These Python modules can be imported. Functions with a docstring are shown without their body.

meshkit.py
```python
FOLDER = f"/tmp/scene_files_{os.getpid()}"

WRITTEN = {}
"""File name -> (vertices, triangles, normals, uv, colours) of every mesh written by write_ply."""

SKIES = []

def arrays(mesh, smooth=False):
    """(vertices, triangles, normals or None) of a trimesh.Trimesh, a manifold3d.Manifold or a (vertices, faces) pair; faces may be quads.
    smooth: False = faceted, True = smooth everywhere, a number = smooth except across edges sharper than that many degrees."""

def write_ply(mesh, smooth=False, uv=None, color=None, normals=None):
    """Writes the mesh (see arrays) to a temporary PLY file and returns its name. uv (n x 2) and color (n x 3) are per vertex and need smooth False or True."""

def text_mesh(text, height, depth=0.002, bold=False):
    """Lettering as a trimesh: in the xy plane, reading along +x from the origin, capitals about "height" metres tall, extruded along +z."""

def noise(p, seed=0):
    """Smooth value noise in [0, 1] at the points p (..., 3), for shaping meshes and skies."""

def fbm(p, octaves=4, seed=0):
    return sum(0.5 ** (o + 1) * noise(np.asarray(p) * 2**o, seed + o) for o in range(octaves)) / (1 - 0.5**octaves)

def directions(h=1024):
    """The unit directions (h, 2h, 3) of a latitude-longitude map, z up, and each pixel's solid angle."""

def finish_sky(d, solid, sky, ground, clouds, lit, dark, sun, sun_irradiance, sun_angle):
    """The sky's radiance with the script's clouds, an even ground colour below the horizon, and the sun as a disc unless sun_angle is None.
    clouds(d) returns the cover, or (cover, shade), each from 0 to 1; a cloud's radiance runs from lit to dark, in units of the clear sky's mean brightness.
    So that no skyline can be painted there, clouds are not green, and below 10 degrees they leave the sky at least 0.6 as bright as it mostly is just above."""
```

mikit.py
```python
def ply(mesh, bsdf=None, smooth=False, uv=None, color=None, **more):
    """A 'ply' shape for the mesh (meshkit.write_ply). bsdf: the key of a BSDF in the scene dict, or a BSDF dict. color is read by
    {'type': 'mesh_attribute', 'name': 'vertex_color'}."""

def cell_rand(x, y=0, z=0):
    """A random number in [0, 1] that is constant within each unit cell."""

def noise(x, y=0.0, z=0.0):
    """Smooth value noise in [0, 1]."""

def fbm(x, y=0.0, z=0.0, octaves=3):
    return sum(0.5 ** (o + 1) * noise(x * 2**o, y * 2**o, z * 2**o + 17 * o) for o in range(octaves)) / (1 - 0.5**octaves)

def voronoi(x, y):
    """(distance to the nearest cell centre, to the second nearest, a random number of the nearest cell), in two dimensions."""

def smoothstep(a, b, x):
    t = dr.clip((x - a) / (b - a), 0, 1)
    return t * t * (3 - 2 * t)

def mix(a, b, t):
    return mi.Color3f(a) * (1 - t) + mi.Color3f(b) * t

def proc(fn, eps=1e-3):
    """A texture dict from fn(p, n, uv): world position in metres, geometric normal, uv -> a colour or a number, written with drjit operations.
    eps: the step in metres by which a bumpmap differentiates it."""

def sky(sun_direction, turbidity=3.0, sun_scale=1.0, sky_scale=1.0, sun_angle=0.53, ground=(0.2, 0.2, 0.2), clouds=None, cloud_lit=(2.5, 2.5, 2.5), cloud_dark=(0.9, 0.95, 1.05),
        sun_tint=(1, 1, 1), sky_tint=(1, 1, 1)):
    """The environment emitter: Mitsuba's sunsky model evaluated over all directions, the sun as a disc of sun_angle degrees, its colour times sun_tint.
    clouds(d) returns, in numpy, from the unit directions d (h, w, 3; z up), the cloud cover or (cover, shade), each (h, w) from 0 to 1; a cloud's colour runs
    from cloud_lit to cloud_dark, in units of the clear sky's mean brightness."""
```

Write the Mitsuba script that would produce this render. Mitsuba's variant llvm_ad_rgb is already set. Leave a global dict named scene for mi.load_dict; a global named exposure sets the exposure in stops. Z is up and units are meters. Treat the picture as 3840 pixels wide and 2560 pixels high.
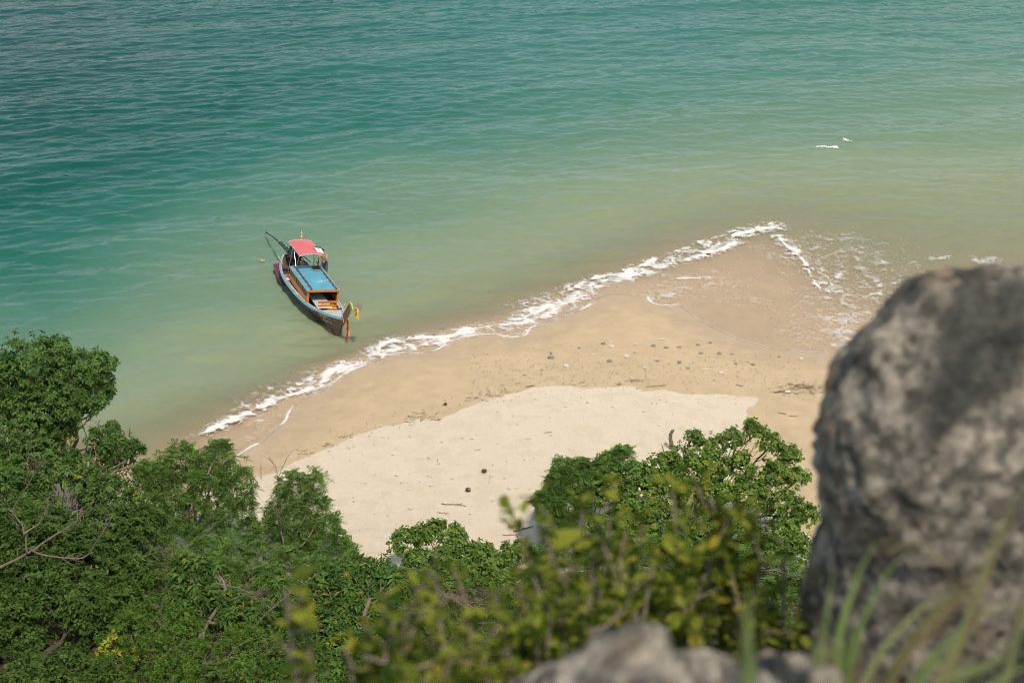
import math
import numpy as np
import drjit as dr
import mitsuba as mi
import trimesh
import mikit
import meshkit
from mikit import ply, proc, noise, fbm, voronoi, smoothstep, mix
from manifold3d import Manifold
from scipy.interpolate import RBFInterpolator, RegularGridInterpolator
from scipy.ndimage import map_coordinates
from scipy.spatial import cKDTree
import shapely
from shapely.geometry import LineString, Polygon

T = mi.ScalarTransform4f
scene, labels = {}, {}

# ------------------------------------------------------------------ camera, sky, exposure
EYE = np.array([0.0, 0.0, 26.0])
PITCH = math.radians(22.0)
FOC = 5333.0                       # focal length in pixels of a 3840 px wide frame
FW = np.array([0, math.cos(PITCH), -math.sin(PITCH)])
UP = np.array([0, math.sin(PITCH), math.cos(PITCH)])
RT = np.array([1.0, 0, 0])
scene['camera'] = {'type': 'thinlens', 'fov': math.degrees(2 * math.atan(1920 / FOC)), 'fov_axis': 'x',
                   'to_world': T().look_at(EYE.tolist(), (EYE + FW).tolist(), [0, 0, 1]),
                   'aperture_radius': 0.0085, 'focus_distance': 66.0, 'near_clip': 0.05, 'far_clip': 9000.0}
exposure = 2.05


def thin_cloud(d):
    c = meshkit.fbm(np.stack([d[..., 0] / (d[..., 2] + 0.25), d[..., 1] / (d[..., 2] + 0.25), d[..., 2] * 0], -1) * 1.3, 4, 3)
    return np.clip(0.50 + 1.1 * (c - 0.5), 0.1, 0.9)


scene['sky'] = mikit.sky([0.20, -0.50, 0.84], turbidity=3.5, sun_scale=0.5, sun_angle=6.0, sky_scale=1.0, sky_tint=(1.0, 1.0, 0.90), clouds=thin_cloud,
                         cloud_lit=(1.4, 1.42, 1.38), cloud_dark=(1.0, 1.02, 1.0))


def ray(px, py):                    # px, py on a 2352 x 1568 view of the frame
    return FW + RT * (px * 3840 / 2352 - 1920) / FOC + UP * (1280 - py * 3840 / 2352) / FOC


def at(px, py, z=0.0):              # where that line of sight meets the level z
    r = ray(px, py)
    return EYE + r * ((z - EYE[2]) / r[2])


def aty(px, py, Y):                 # where it meets the upright plane y = Y
    r = ray(px, py)
    return EYE + r * (Y / r[1])


# ------------------------------------------------------------------ helpers
def add(key, mesh, bsdf, smooth=False, uv=None, label=None, cat=None, group=None, kind=None):
    n, base = 0, key
    while key in scene:
        n += 1
        key = f'{base}_{n:03d}'
    scene[key] = ply(mesh, bsdf, smooth, uv=uv)
    tag(key, label, cat, group, kind)
    return key


def tag(key, label=None, cat=None, group=None, kind=None):
    d = {k: v for k, v in dict(label=label, category=cat, group=group, kind=kind).items() if v}
    if d:
        labels[key] = {**labels.get(key, {}), **d}


def new(key):                       # the key for a thing whose parts follow
    n, base = 0, key
    while any(k == key or k.startswith(key + '__') for k in scene):
        n += 1
        key = f'{base}_{n:03d}'
    return key


def lin(r, g, b):
    return [(((c / 255 + 0.055) / 1.055) ** 2.4 if c > 10 else c / 255 / 12.92) for c in (r, g, b)]


def mat(name, color, rough=0.6, two=True, **more):
    c = color if isinstance(color, dict) else {'type': 'rgb', 'value': list(map(float, color))}
    r = rough if isinstance(rough, dict) else float(rough)
    d = {'type': 'principled', 'base_color': c, 'roughness': r, **more}
    scene[name] = {'type': 'twosided', 'b': d} if two else d
    return name


def cat_mesh(ms):
    return trimesh.util.concatenate([m if isinstance(m, trimesh.Trimesh) else trimesh.Trimesh(*m, process=False) for m in ms])


def box(cx, cy, cz, sx, sy, sz, bev=None):
    b = min(sx, sy, sz) * 0.18 if bev is None else bev
    pts = []
    for a in (-1, 1):
        for c in (-1, 1):
            for e in (-1, 1):
                x, y, z = a * sx / 2, c * sy / 2, e * sz / 2
                pts += [(x - a * b, y - c * b, z), (x - a * b, y, z - e * b), (x, y - c * b, z - e * b)]
    m = trimesh.convex.convex_hull(np.array(pts))
    m.apply_translation([cx, cy, cz])
    return m


def hullpts(p):
    return trimesh.convex.convex_hull(np.asarray(p, float))


def tube(pts, rad, n=6, cap=True):
    pts = np.asarray(pts, float)
    m = len(pts)
    rad = np.broadcast_to(np.asarray(rad, float), m)
    tan = np.gradient(pts, axis=0)
    tan /= np.linalg.norm(tan, axis=1, keepdims=True) + 1e-12
    ref = np.array([0, 0, 1.0]) if abs(tan[0, 2]) < 0.9 else np.array([1.0, 0, 0])
    u = np.cross(tan, ref)
    u /= np.linalg.norm(u, axis=1, keepdims=True) + 1e-12
    for i in range(1, m):            # keep the frame from flipping
        if u[i] @ u[i - 1] < 0:
            u[i] = -u[i]
    w = np.cross(tan, u)
    a = np.arange(n) * 2 * np.pi / n
    v = (pts[:, None] + rad[:, None, None] * (np.cos(a)[None, :, None] * u[:, None] + np.sin(a)[None, :, None] * w[:, None])).reshape(-1, 3)
    i, j = np.meshgrid(np.arange(m - 1), np.arange(n), indexing='ij')
    p, q = (i * n + j).ravel(), (i * n + (j + 1) % n).ravel()
    f = np.vstack([np.stack([p, q, q + n], 1), np.stack([p, q + n, p + n], 1)])
    if cap:
        v = np.vstack([v, pts[:1], pts[-1:]])
        k = np.arange(n)
        f = np.vstack([f, np.stack([(k + 1) % n, k, k * 0 + m * n], 1), np.stack([(m - 1) * n + k, (m - 1) * n + (k + 1) % n, k * 0 + m * n + 1], 1)])
    return v, f


def smooth_line(p, n):
    p = np.asarray(p, float)
    t = np.r_[0, np.cumsum(np.linalg.norm(np.diff(p, axis=0), axis=1))]
    from scipy.interpolate import PchipInterpolator
    return PchipInterpolator(t, p)(np.linspace(0, t[-1], n))


def grid_faces(ny, nx):
    i, j = np.meshgrid(np.arange(ny - 1), np.arange(nx - 1), indexing='ij')
    a = (i * nx + j).ravel()
    return np.stack([a, a + 1, a + nx + 1, a + nx], 1)


def loft(rows, close=False):         # rows (m, n, 3)
    rows = np.asarray(rows, float)
    m, n = rows.shape[:2]
    f = grid_faces(m, n)
    if close:
        i = np.arange(m - 1) * n
        f = np.vstack([f, np.stack([i + n - 1, i, i + n, i + 2 * n - 1], 1)])
    f = np.vstack([f[:, [0, 1, 2]], f[:, [0, 2, 3]]])
    return rows.reshape(-1, 3), f


def blob(p0, r, seed, amp=0.25, freq=1.6, sub=2):
    m = trimesh.creation.icosphere(subdivisions=sub)
    v = m.vertices
    d = 1 + amp * 2 * (meshkit.fbm(v * freq + seed * 7.3, 3, seed) - 0.5)
    return trimesh.Trimesh(v * d[:, None] * np.asarray(r) + np.asarray(p0), m.faces, process=False)


# ------------------------------------------------------------------ shoreline, ground and sea depth
SHORE_PX = [(0, 1075), (200, 1090), (350, 1100), (460, 1085), (540, 1050), (575, 1028), (605, 1012), (625, 990), (655, 967), (665, 945), (690, 920), (725, 905),
            (765, 880), (790, 860), (840, 838), (880, 825), (915, 813), (960, 812), (990, 808), (1020, 795), (1050, 780), (1090, 770), (1130, 768), (1150, 770),
            (1175, 775), (1208, 769), (1217, 755), (1250, 742), (1290, 730), (1347, 705), (1368, 690), (1410, 676), (1450, 680), (1487, 684), (1503, 698), (1530, 702), (1556, 702),
            (1599, 732), (1633, 750), (1685, 774), (1730, 789), (1776, 800), (1816, 805), (1908, 811), (2100, 803), (2400, 792), (2800, 775)]
SHORE = np.vstack([[[-400, 20.0]], [[-60, 44.0]], [[-26, 50.5]], [at(*p)[:2] for p in SHORE_PX], [[60, 72.0]], [[400, 90.0]]])
_main = smooth_line(SHORE[2:-2], 420)
SHORE = np.vstack([SHORE[:2], _main, SHORE[-2:]])
LAND = Polygon(np.vstack([SHORE, [[400, -900], [-400, -900]]]))


_TREES = {}


def seg_dist(P, line):
    P = np.asarray(P, float)
    if id(line) in _TREES:
        return _TREES[id(line)][0].query(P)[0]
    if len(line) > 60:               # dense lines: nearest of finely spaced points
        t = np.r_[0, np.cumsum(np.linalg.norm(np.diff(line, axis=0), axis=1))]
        s = np.r_[np.arange(0, t[-1], 0.06), t[-1]]
        q = np.stack([np.interp(s, t, line[:, k]) for k in (0, 1)], 1)
        _TREES[id(line)] = (cKDTree(q), line)
        return _TREES[id(line)][0].query(P)[0]
    best = np.full(len(P), 1e9)
    for a, b in zip(line[:-1], line[1:]):
        ab = b - a
        u = np.clip(((P - a) @ ab) / (ab @ ab), 0, 1)
        best = np.minimum(best, np.linalg.norm(P - a - u[:, None] * ab, axis=1))
    return best


def shore_sd(P):                     # metres from the water's edge, positive on land
    d = seg_dist(P, SHORE)
    inside = shapely.contains_xy(LAND, P[:, 0], P[:, 1])
    return np.where(inside, d, -d)


DEPTH_PX = [(0, 20, 12), (500, 20, 7), (1200, 20, 4.0), (1800, 20, 3.6), (2340, 20, 3.4), (0, 150, 12), (600, 150, 6), (1200, 150, 3.7), (1800, 150, 3.0), (2340, 150, 2.5),
            (0, 300, 10), (300, 300, 7), (600, 300, 4.8), (1000, 300, 3.2), (1400, 300, 2.3), (1800, 300, 1.7), (2340, 300, 1.4),
            (0, 420, 8), (300, 420, 5), (600, 420, 3), (1000, 420, 1.9), (1400, 420, 1.15), (1800, 420, .7), (2340, 420, .6),
            (0, 520, 5.6), (250, 520, 3.8), (500, 520, 2.5), (800, 520, 1.7), (1100, 520, 1.05), (1400, 520, .6), (1600, 500, .42), (1800, 490, .34), (2100, 520, .4), (2340, 520, .42),
            (0, 620, 4.2), (200, 620, 3.2), (400, 620, 2.2), (550, 620, 1.6), (900, 620, .95), (1150, 620, .55), (1290, 640, .3),
            (0, 720, 3.3), (200, 720, 2.4), (400, 720, 1.5), (600, 720, 1.05), (850, 720, .62), (1000, 715, .35), (1120, 710, .22),
            (0, 800, 2.4), (300, 800, 1.35), (450, 800, .95), (650, 800, .6), (800, 795, .3), (860, 780, .26),
            (0, 880, 1.6), (260, 880, 1.1), (400, 880, .75), (570, 880, .42), (660, 880, .2), (0, 960, 1.0), (300, 950, .62), (440, 950, .3), (500, 965, .14),
            (100, 1020, .4), (220, 1020, .3), (340, 1030, .2), (430, 1000, .13),
            (1600, 640, .03), (1700, 600, .045), (1750, 560, .08), (1650, 700, .02), (1750, 720, .02), (1800, 660, .035), (1850, 760, .02), (1550, 670, .02), (1780, 505, .28), (1640, 560, .12),
            (1900, 610, .14), (2000, 600, .2), (1950, 700, .07), (2050, 680, .11), (2200, 600, .22), (2340, 600, .26), (2200, 700, .1), (1820, 570, .12)]
_cp = np.array([[*at(a, b)[:2], c] for a, b, c in DEPTH_PX] + [[-300, 300, 16], [300, 300, 5], [0, 600, 20], [-300, 120, 15], [300, 150, 3], [-90, 60, 6], [60, 74, .2]])
_sp = SHORE[2:-2:6]
_rbf = RBFInterpolator(np.vstack([_cp[:, :2], _sp]), np.sqrt(np.r_[_cp[:, 2], np.zeros(len(_sp)) + 1e-4]), kernel='linear', neighbors=40)


def height_depth(P):
    """(ground height without the hill, water depth, metres inland) at the points P (n, 2)."""
    sd = shore_sd(P)
    Q = np.clip(P, [-300, 20], [300, 600])
    dep = np.zeros(len(P))
    sea = sd < 0
    dep[sea] = np.maximum(np.clip(_rbf(Q[sea]), 0, 5), 0.01) ** 2
    dep[sea] = np.minimum(np.maximum(dep[sea], 0.03), 0.16 * -sd[sea] + 0.004)
    s = np.maximum(sd, 0)
    h = 0.16 * np.minimum(s, 0.2) + 0.03 * np.clip(s - 0.2, 0, 1.0) + 0.075 * np.clip(s - 1.2, 0, 9) + 0.03 * np.clip(s - 10.2, 0, 14)
    h = h + np.clip(s - 3, 0, 3) / 3 * 0.05 * (meshkit.fbm(np.c_[P * 0.55, P[:, :1] * 0], 3, 5) - 0.5)
    return np.where(sea, -dep, h), dep, sd


def axis(*parts):
    return np.unique(np.round(np.concatenate([np.arange(a, b, c) for a, b, c in parts]), 4))


far = np.r_[np.geomspace(90, 7000, 26)]
gx = np.r_[-far[::-1], axis((-72, -22, 0.9), (-22, 22, 0.27), (22, 72.1, 0.9)), far]
gy = np.r_[-far[::-1], axis((-70, 30, 3), (30, 42, .5), (42, 87, 0.25), (87, 190, 1.2)), np.geomspace(200, 7000, 20)]
GX, GY = np.meshgrid(gx, gy)
GP = np.c_[GX.ravel(), GY.ravel()]
gz, gdep, gsd = height_depth(GP)
ground_z = RegularGridInterpolator((gy, gx), gz.reshape(GX.shape), bounds_error=False, fill_value=0.0)
GZ = lambda x, y: float(ground_z((y, x)))


def on_sand(px, py):
    z = 0.3
    for _ in range(4):
        p = at(px, py, z)
        z = GZ(p[0], p[1])
    return np.array([p[0], p[1], z])


DRY_PX = [(-200, 1180), (200, 1160), (480, 1130), (575, 1100), (600, 1093), (640, 1085), (668, 1062), (700, 1050), (735, 1035), (790, 1012), (850, 990), (880, 977), (940, 968), (998, 967), (1040, 953), (1060, 937),
          (1100, 925), (1135, 912), (1190, 903), (1225, 888), (1270, 886), (1330, 891), (1400, 890), (1450, 886), (1480, 898), (1520, 893), (1560, 905), (1600, 908), (1640, 907), (1700, 908), (1746, 912),
          (1738, 925), (1730, 933), (1712, 938), (1716, 952), (1700, 985), (1690, 1030), (1720, 1100), (1800, 1200), (2000, 1300), (2600, 1400)]
DRY = np.array([on_sand(*p)[:2] for p in DRY_PX])
_dl = DRY[1:-1]
_t = np.r_[0, np.cumsum(np.linalg.norm(np.diff(_dl, axis=0), axis=1))]
_s = np.arange(0, _t[-1], 0.08)
_dl = np.stack([np.interp(_s, _t, _dl[:, k]) for k in (0, 1)], 1)
_j = (meshkit.fbm(np.c_[_s * 1.1, _s * 0, _s * 0], 4, 11) - .5) * .75
_dl = _dl + np.c_[_j * 0.35, _j]
DRY = np.vstack([DRY[:1], _dl, DRY[-1:]])
DRYP = Polygon(np.vstack([DRY, [[200, -300], [-300, -300]]])).buffer(0)


def dry_sd(P):
    d = np.full(len(P), -9.0)
    near = (np.abs(P[:, 0]) < 60) & (P[:, 1] < 95) & (P[:, 1] > 10)
    d[near] = np.clip(seg_dist(P[near], DRY), 0, 9)
    ins = shapely.contains_xy(DRYP, P[:, 0], P[:, 1])
    return np.where(ins, np.abs(d), -np.abs(d))


def sand_color(p, n, uv):
    dry, sd = uv.x, uv.y
    g1, g2 = fbm(p.x * 1.7, p.y * 1.7, 0, 4), fbm(p.x * 9, p.y * 9, 3, 3)
    fine = noise(p.x * 55, p.y * 55)
    damp = mix([0.53, 0.425, 0.275], [0.49, 0.38, 0.25], smoothstep(3.2, 0.3, sd + (g1 - .5) * 2.0))
    damp = mix(damp, [0.45, 0.34, 0.22], smoothstep(0.0, -0.35, sd) * 0.85)
    damp = damp * (0.9 + 0.2 * g1) * (0.95 + 0.1 * fine)
    pale = mix([0.67, 0.60, 0.475], [0.63, 0.555, 0.425], smoothstep(.45, .75, g1) * .8) * (0.93 + 0.10 * g2) * (0.96 + 0.08 * fine)
    return mix(damp, pale, smoothstep(-0.05, 0.05, dry + (g2 - .5) * 0.16))


def sand_rough(p, n, uv):
    return 0.42 + 0.45 * smoothstep(0.0, 3.0, uv.y)


def sand_bump(p, n, uv):
    k = smoothstep(0.4, 3.0, uv.y)
    foot = smoothstep(.42, .3, voronoi(p.x * 1.3 + noise(p.x, p.y) * .8, p.y * 1.3)[0]) * smoothstep(0.2, 1.0, uv.x)
    rip = dr.sin((p.x * 0.5 + p.y * 0.9) * 9.0 + 4 * noise(p.x * .8, p.y * .8)) * smoothstep(-0.2, -2.5, uv.y) * 0.012
    return k * (0.030 * fbm(p.x * 3.1, p.y * 3.1, 0, 3) + 0.006 * noise(p.x * 24, p.y * 24) - 0.022 * foot) + rip


scene['sand_surface'] = {'type': 'twosided', 'b': {'type': 'bumpmap', 'tex': proc(sand_bump, 0.02), 'scale': 1.0, 'b': {
    'type': 'principled', 'base_color': proc(sand_color), 'roughness': proc(sand_rough), 'specular': 0.35}}}
add('beach_sand', (np.c_[GP, gz], grid_faces(*GX.shape)), 'sand_surface', True, uv=np.c_[dry_sd(GP), np.clip(gsd, -30, 30)], kind='structure')

# ------------------------------------------------------------------ the sea
rng = np.random.default_rng(7)


def wave_tile(n, size, lo, hi, wind, spread, seed):
    r = np.random.default_rng(seed)
    k = np.fft.fftfreq(n, size / n) * 2 * np.pi
    kx, ky = np.meshgrid(k, k)
    kk = np.hypot(kx, ky) + 1e-9
    c = (kx * wind[0] + ky * wind[1]) / kk
    amp = np.where((kk > 2 * np.pi / hi) & (kk < 2 * np.pi / lo), kk ** -1.9, 0) * np.abs(c) ** spread
    h = np.fft.ifft2(amp * np.exp(2j * np.pi * r.random((n, n)))).real
    s = np.gradient(h, size / n)
    return h / np.sqrt((s[0] ** 2 + s[1] ** 2).mean())          # unit rms slope


_w1 = wave_tile(512, 90.0, .9, 5.0, (0.30, -0.95), 1.3, 1)
_w2 = wave_tile(512, 61.0, 0.5, 2.0, (0.0, -1.0), .8, 2)
_w3 = wave_tile(256, 140.0, 7.0, 22.0, (0.36, -0.93), 8.0, 3)


def tile_at(t, size, P):
    n = len(t)
    return map_coordinates(t, [(P[:, 1] / size * n) % n, (P[:, 0] / size * n) % n], order=3, mode='grid-wrap')


wx = np.r_[-far[::-1], axis((-88, -70, 1.0), (-70, 70, 0.36), (70, 88, 1.0)), far]
wy = np.r_[axis((36, 46, .6), (46, 90, 0.24), (90, 130, .31), (130, 190, 0.44)), np.geomspace(192, 7000, 40)]
WX, WY = np.meshgrid(wx, wy)
WP = np.c_[WX.ravel(), WY.ravel()]
_, wdep, wsd = height_depth(WP)
WAVE_CALM = lambda dep, sd: np.clip(dep / 0.3, 0, 1) * 0.85 + np.clip(dep / 4, 0, 1) * 0.15


def wave_height(P, dep, sd):
    far_fade = np.clip((260 - P[:, 1]) / 60, 0, 1) * np.clip((95 - np.abs(P[:, 0])) / 10, 0, 1)
    gust = 0.7 + 0.6 * meshkit.fbm(np.c_[P * [0.035, 0.06], P[:, :1] * 0], 3, 21)
    h = 0.070 * gust * tile_at(_w1, 90.0, P) + 0.082 * gust * tile_at(_w2, 61.0, P) + 0.028 * tile_at(_w3, 140.0, P)
    return h * far_fade * WAVE_CALM(dep, sd) * (1 + 1.1 * np.exp(-dep / 1.6))


wz = np.where(wsd < 0.4, wave_height(WP, wdep, wsd), 0) + 0.004


def water_color(p, n, uv):
    d = dr.maximum(uv.x, 0) * (0.85 + 0.3 * fbm(p.x * .12, p.y * .2, 0, 3))
    c = mix([0.350, 0.365, 0.240], [0.295, 0.350, 0.220], smoothstep(0.05, 0.5, d))
    c = mix(c, [0.245, 0.330, 0.212], smoothstep(0.5, 1.0, d))
    c = mix(c, [0.155, 0.268, 0.180], smoothstep(0.8, 1.7, d))
    c = mix(c, [0.072, 0.208, 0.156], smoothstep(1.6, 3.0, d))
    c = mix(c, [0.020, 0.146, 0.110], smoothstep(2.7, 4.2, d))
    c = mix(c, [0.004, 0.098, 0.078], smoothstep(4.0, 6.5, d))
    c = mix(c, [0.002, 0.068, 0.058], smoothstep(6.5, 11.0, d))
    return c


def water_cover(p, n, uv):
    return dr.clip(1 - dr.exp(-3.6 * dr.maximum(uv.x - 0.03, 0)), 0.0, 1) * 0.93 + 0.07 * smoothstep(0.03, 0.1, uv.x)


def ripple(p, n, uv):
    k = smoothstep(0.03, 0.3, uv.x)
    q = noise(p.x * .35, p.y * .35, 5) * 2
    return k * (0.022 * fbm(p.x * 1.9 + q, p.y * 3.2, 1, 2) + 0.010 * noise(p.x * 5 + q, p.y * 7, 2))


scene['sea_surface'] = {'type': 'mask', 'opacity': proc(water_cover), 'b': {'type': 'twosided', 'b': {'type': 'bumpmap', 'tex': proc(ripple, 0.03), 'scale': 1.0, 'b': {
    'type': 'principled', 'base_color': proc(water_color), 'roughness': 0.10, 'specular': 0.045}}}}
_f = grid_faces(*WX.shape)
_f = _f[(wsd[_f] < 1.2).any(1)]
add('sea_water', (np.c_[WP, wz], _f), 'sea_surface', True, uv=np.c_[np.where(wsd < 0, wdep, 0), wsd], kind='structure')

# ------------------------------------------------------------------ foam on the sea and at its edge
def px_line(p):
    return np.array([at(*q)[:2] for q in p])


rng = np.random.default_rng(31)
fx, fy = np.arange(-19, 28, 0.056), np.r_[np.arange(48.5, 116, 0.056)]
FX, FY = np.meshgrid(fx, fy)
FA = np.c_[FX.ravel(), FY.ravel()]
_sda = RegularGridInterpolator((gy, gx), gsd.reshape(GX.shape))(FA[:, ::-1])
_box = np.zeros(len(FA), bool)
for px, w in [([(1860, 530), (2150, 830)], 4.0), ([(2260, 590), (2350, 625)], 1.5), ([(2125, 590), (2180, 600)], .8), ([(1880, 335), (1915, 345)], .8), ([(1938, 320), (1952, 326)], .6), ([(1820, 535), (1940, 580)], 1.5), ([(1450, 640), (1700, 535)], .6), ([(1660, 560), (1790, 515)], .8)]:
    _q = np.array([at(*p)[:2] for p in px])
    _box |= ((FA > _q.min(0) - w) & (FA < _q.max(0) + w)).all(1)
SEL = (_sda < 0.6) & ((_sda > -5.2) | _box)
FP = FA[SEL]
_warp = np.stack([meshkit.fbm(np.c_[FP * 1.4, FP[:, :1] * 0], 3, 40), meshkit.fbm(np.c_[FP * 1.4, FP[:, :1] * 0], 3, 41)], 1) - .5


def lace(scale, seed, stretch=(1.0, 1.0)):   # 0 on the cell walls of a cellular pattern, larger inside the cells
    r = np.random.default_rng(seed)
    q = (FP + _warp * 1.3) / scale * np.array(stretch)
    lo, hi = q.min(0) - 1, q.max(0) + 1
    n = int(np.prod(hi - lo))
    d, _ = cKDTree(lo + r.random((n, 2)) * (hi - lo)).query(q, k=2)
    return d[:, 1] - d[:, 0]


LACE_S, LACE_M, LACE_L = lace(.26, 1), lace(.55, 2, (1, .8)), lace(1.15, 3, (1, .75))
_n1 = meshkit.fbm(np.c_[FP * 2.6, FP[:, :1] * 0], 4, 50)
_n2 = meshkit.fbm(np.c_[FP * .7, FP[:, :1] * 0], 3, 51)
cover = np.zeros(len(FP))            # how much foam floats at each point, 0..1
thick = np.zeros(len(FP))


def line_field(px, reach=3.0):
    line = smooth_line(px_line(px), max(40, 8 * len(px)))
    near = ((FP > line.min(0) - reach) & (FP < line.max(0) + reach)).all(1)
    d = np.full(len(FP), 99.0)
    d[near] = seg_dist(FP[near], line)
    return d


def put(f, t=0.0):
    global cover, thick
    cover = np.maximum(cover, np.clip(f, 0, 1.2))
    thick = np.maximum(thick, t * np.clip(f, 0, 1))


_sdw = shore_sd(FP)
_edge = seg_dist(FP, SHORE[SHORE[:, 0] < at(1406, 660)[0]][2:])
_edge2 = seg_dist(FP, SHORE[SHORE[:, 0] > at(1487, 690)[0]][:-2])
_brk = np.clip(meshkit.fbm(np.c_[FP * 1.1, FP[:, :1] * 0], 3, 58) * 4 - 1.2, .15, 1)
put((1.1 - _edge / (0.05 + 0.12 * np.clip(_n2 * 2 - .6, 0, 1))) * _brk, 0.25)
put((1.0 - _edge2 / (0.045 + 0.06 * np.clip(_n2 * 2 - .7, 0, 1))) * np.clip(_brk + .1, 0, .8), 0.1)
put(1.2 - line_field([(1487, 684), (1503, 698), (1530, 702), (1556, 702)]) / 0.08, 0.2)
BREAK = [  # line, half width, strength, height
    ([(470, 997), (500, 983), (530, 971), (560, 956), (600, 938), (640, 919), (680, 905), (720, 890), (745, 872)], .36, 1.25, .7),
    ([(735, 885), (762, 852), (800, 834), (850, 822), (885, 800)], .50, 1.05, .5),
    ([(868, 808), (885, 788), (920, 782), (960, 776), (1010, 776), (1050, 766), (1100, 752), (1150, 747), (1205, 741)], .42, 1.15, .6),
    ([(880, 812), (905, 800)], .75, 1.15, .5),
    ([(1195, 742), (1250, 722), (1300, 697), (1340, 664), (1380, 646), (1440, 636), (1500, 622), (1560, 600), (1620, 584), (1690, 558)], .46, 1.1, .6),
    ([(1330, 652), (1380, 638), (1430, 627), (1470, 612), (1500, 600)], .38, 1.15, .7),
    ([(1500, 600), (1560, 577), (1620, 552), (1668, 541)], .25, .85, .4),
    ([(1690, 541), (1720, 533), (1750, 526), (1780, 519)], .62, 1.35, 1.0),
    ([(1788, 544), (1797, 556), (1815, 570), (1832, 585)], .42, 1.35, .9),
    ([(1832, 585), (1845, 600), (1856, 614)], .22, 1.2, .6),
    ([(1856, 614), (1862, 634), (1875, 655), (1884, 662)], .16, 1.1, .4),
]
for px, w, k, t in BREAK:
    w *= .62
    d = line_field(px, w * 5 + .4)
    pat = np.maximum(.8 - LACE_S * 4.5, .6 - LACE_M * 4)
    put(.74 * k * (1.2 - d / w) + (_n1 - .5) * 2.4 - .14, t)
    put(np.where(d < w * 4.2, k * .52 * (1.1 - d / (w * 4.2)) + pat * .80 * np.clip(1.3 - d / (w * 3.4), 0, 1) + (_n1 - .5) * .9 - .29, 0), t * .3)
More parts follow.
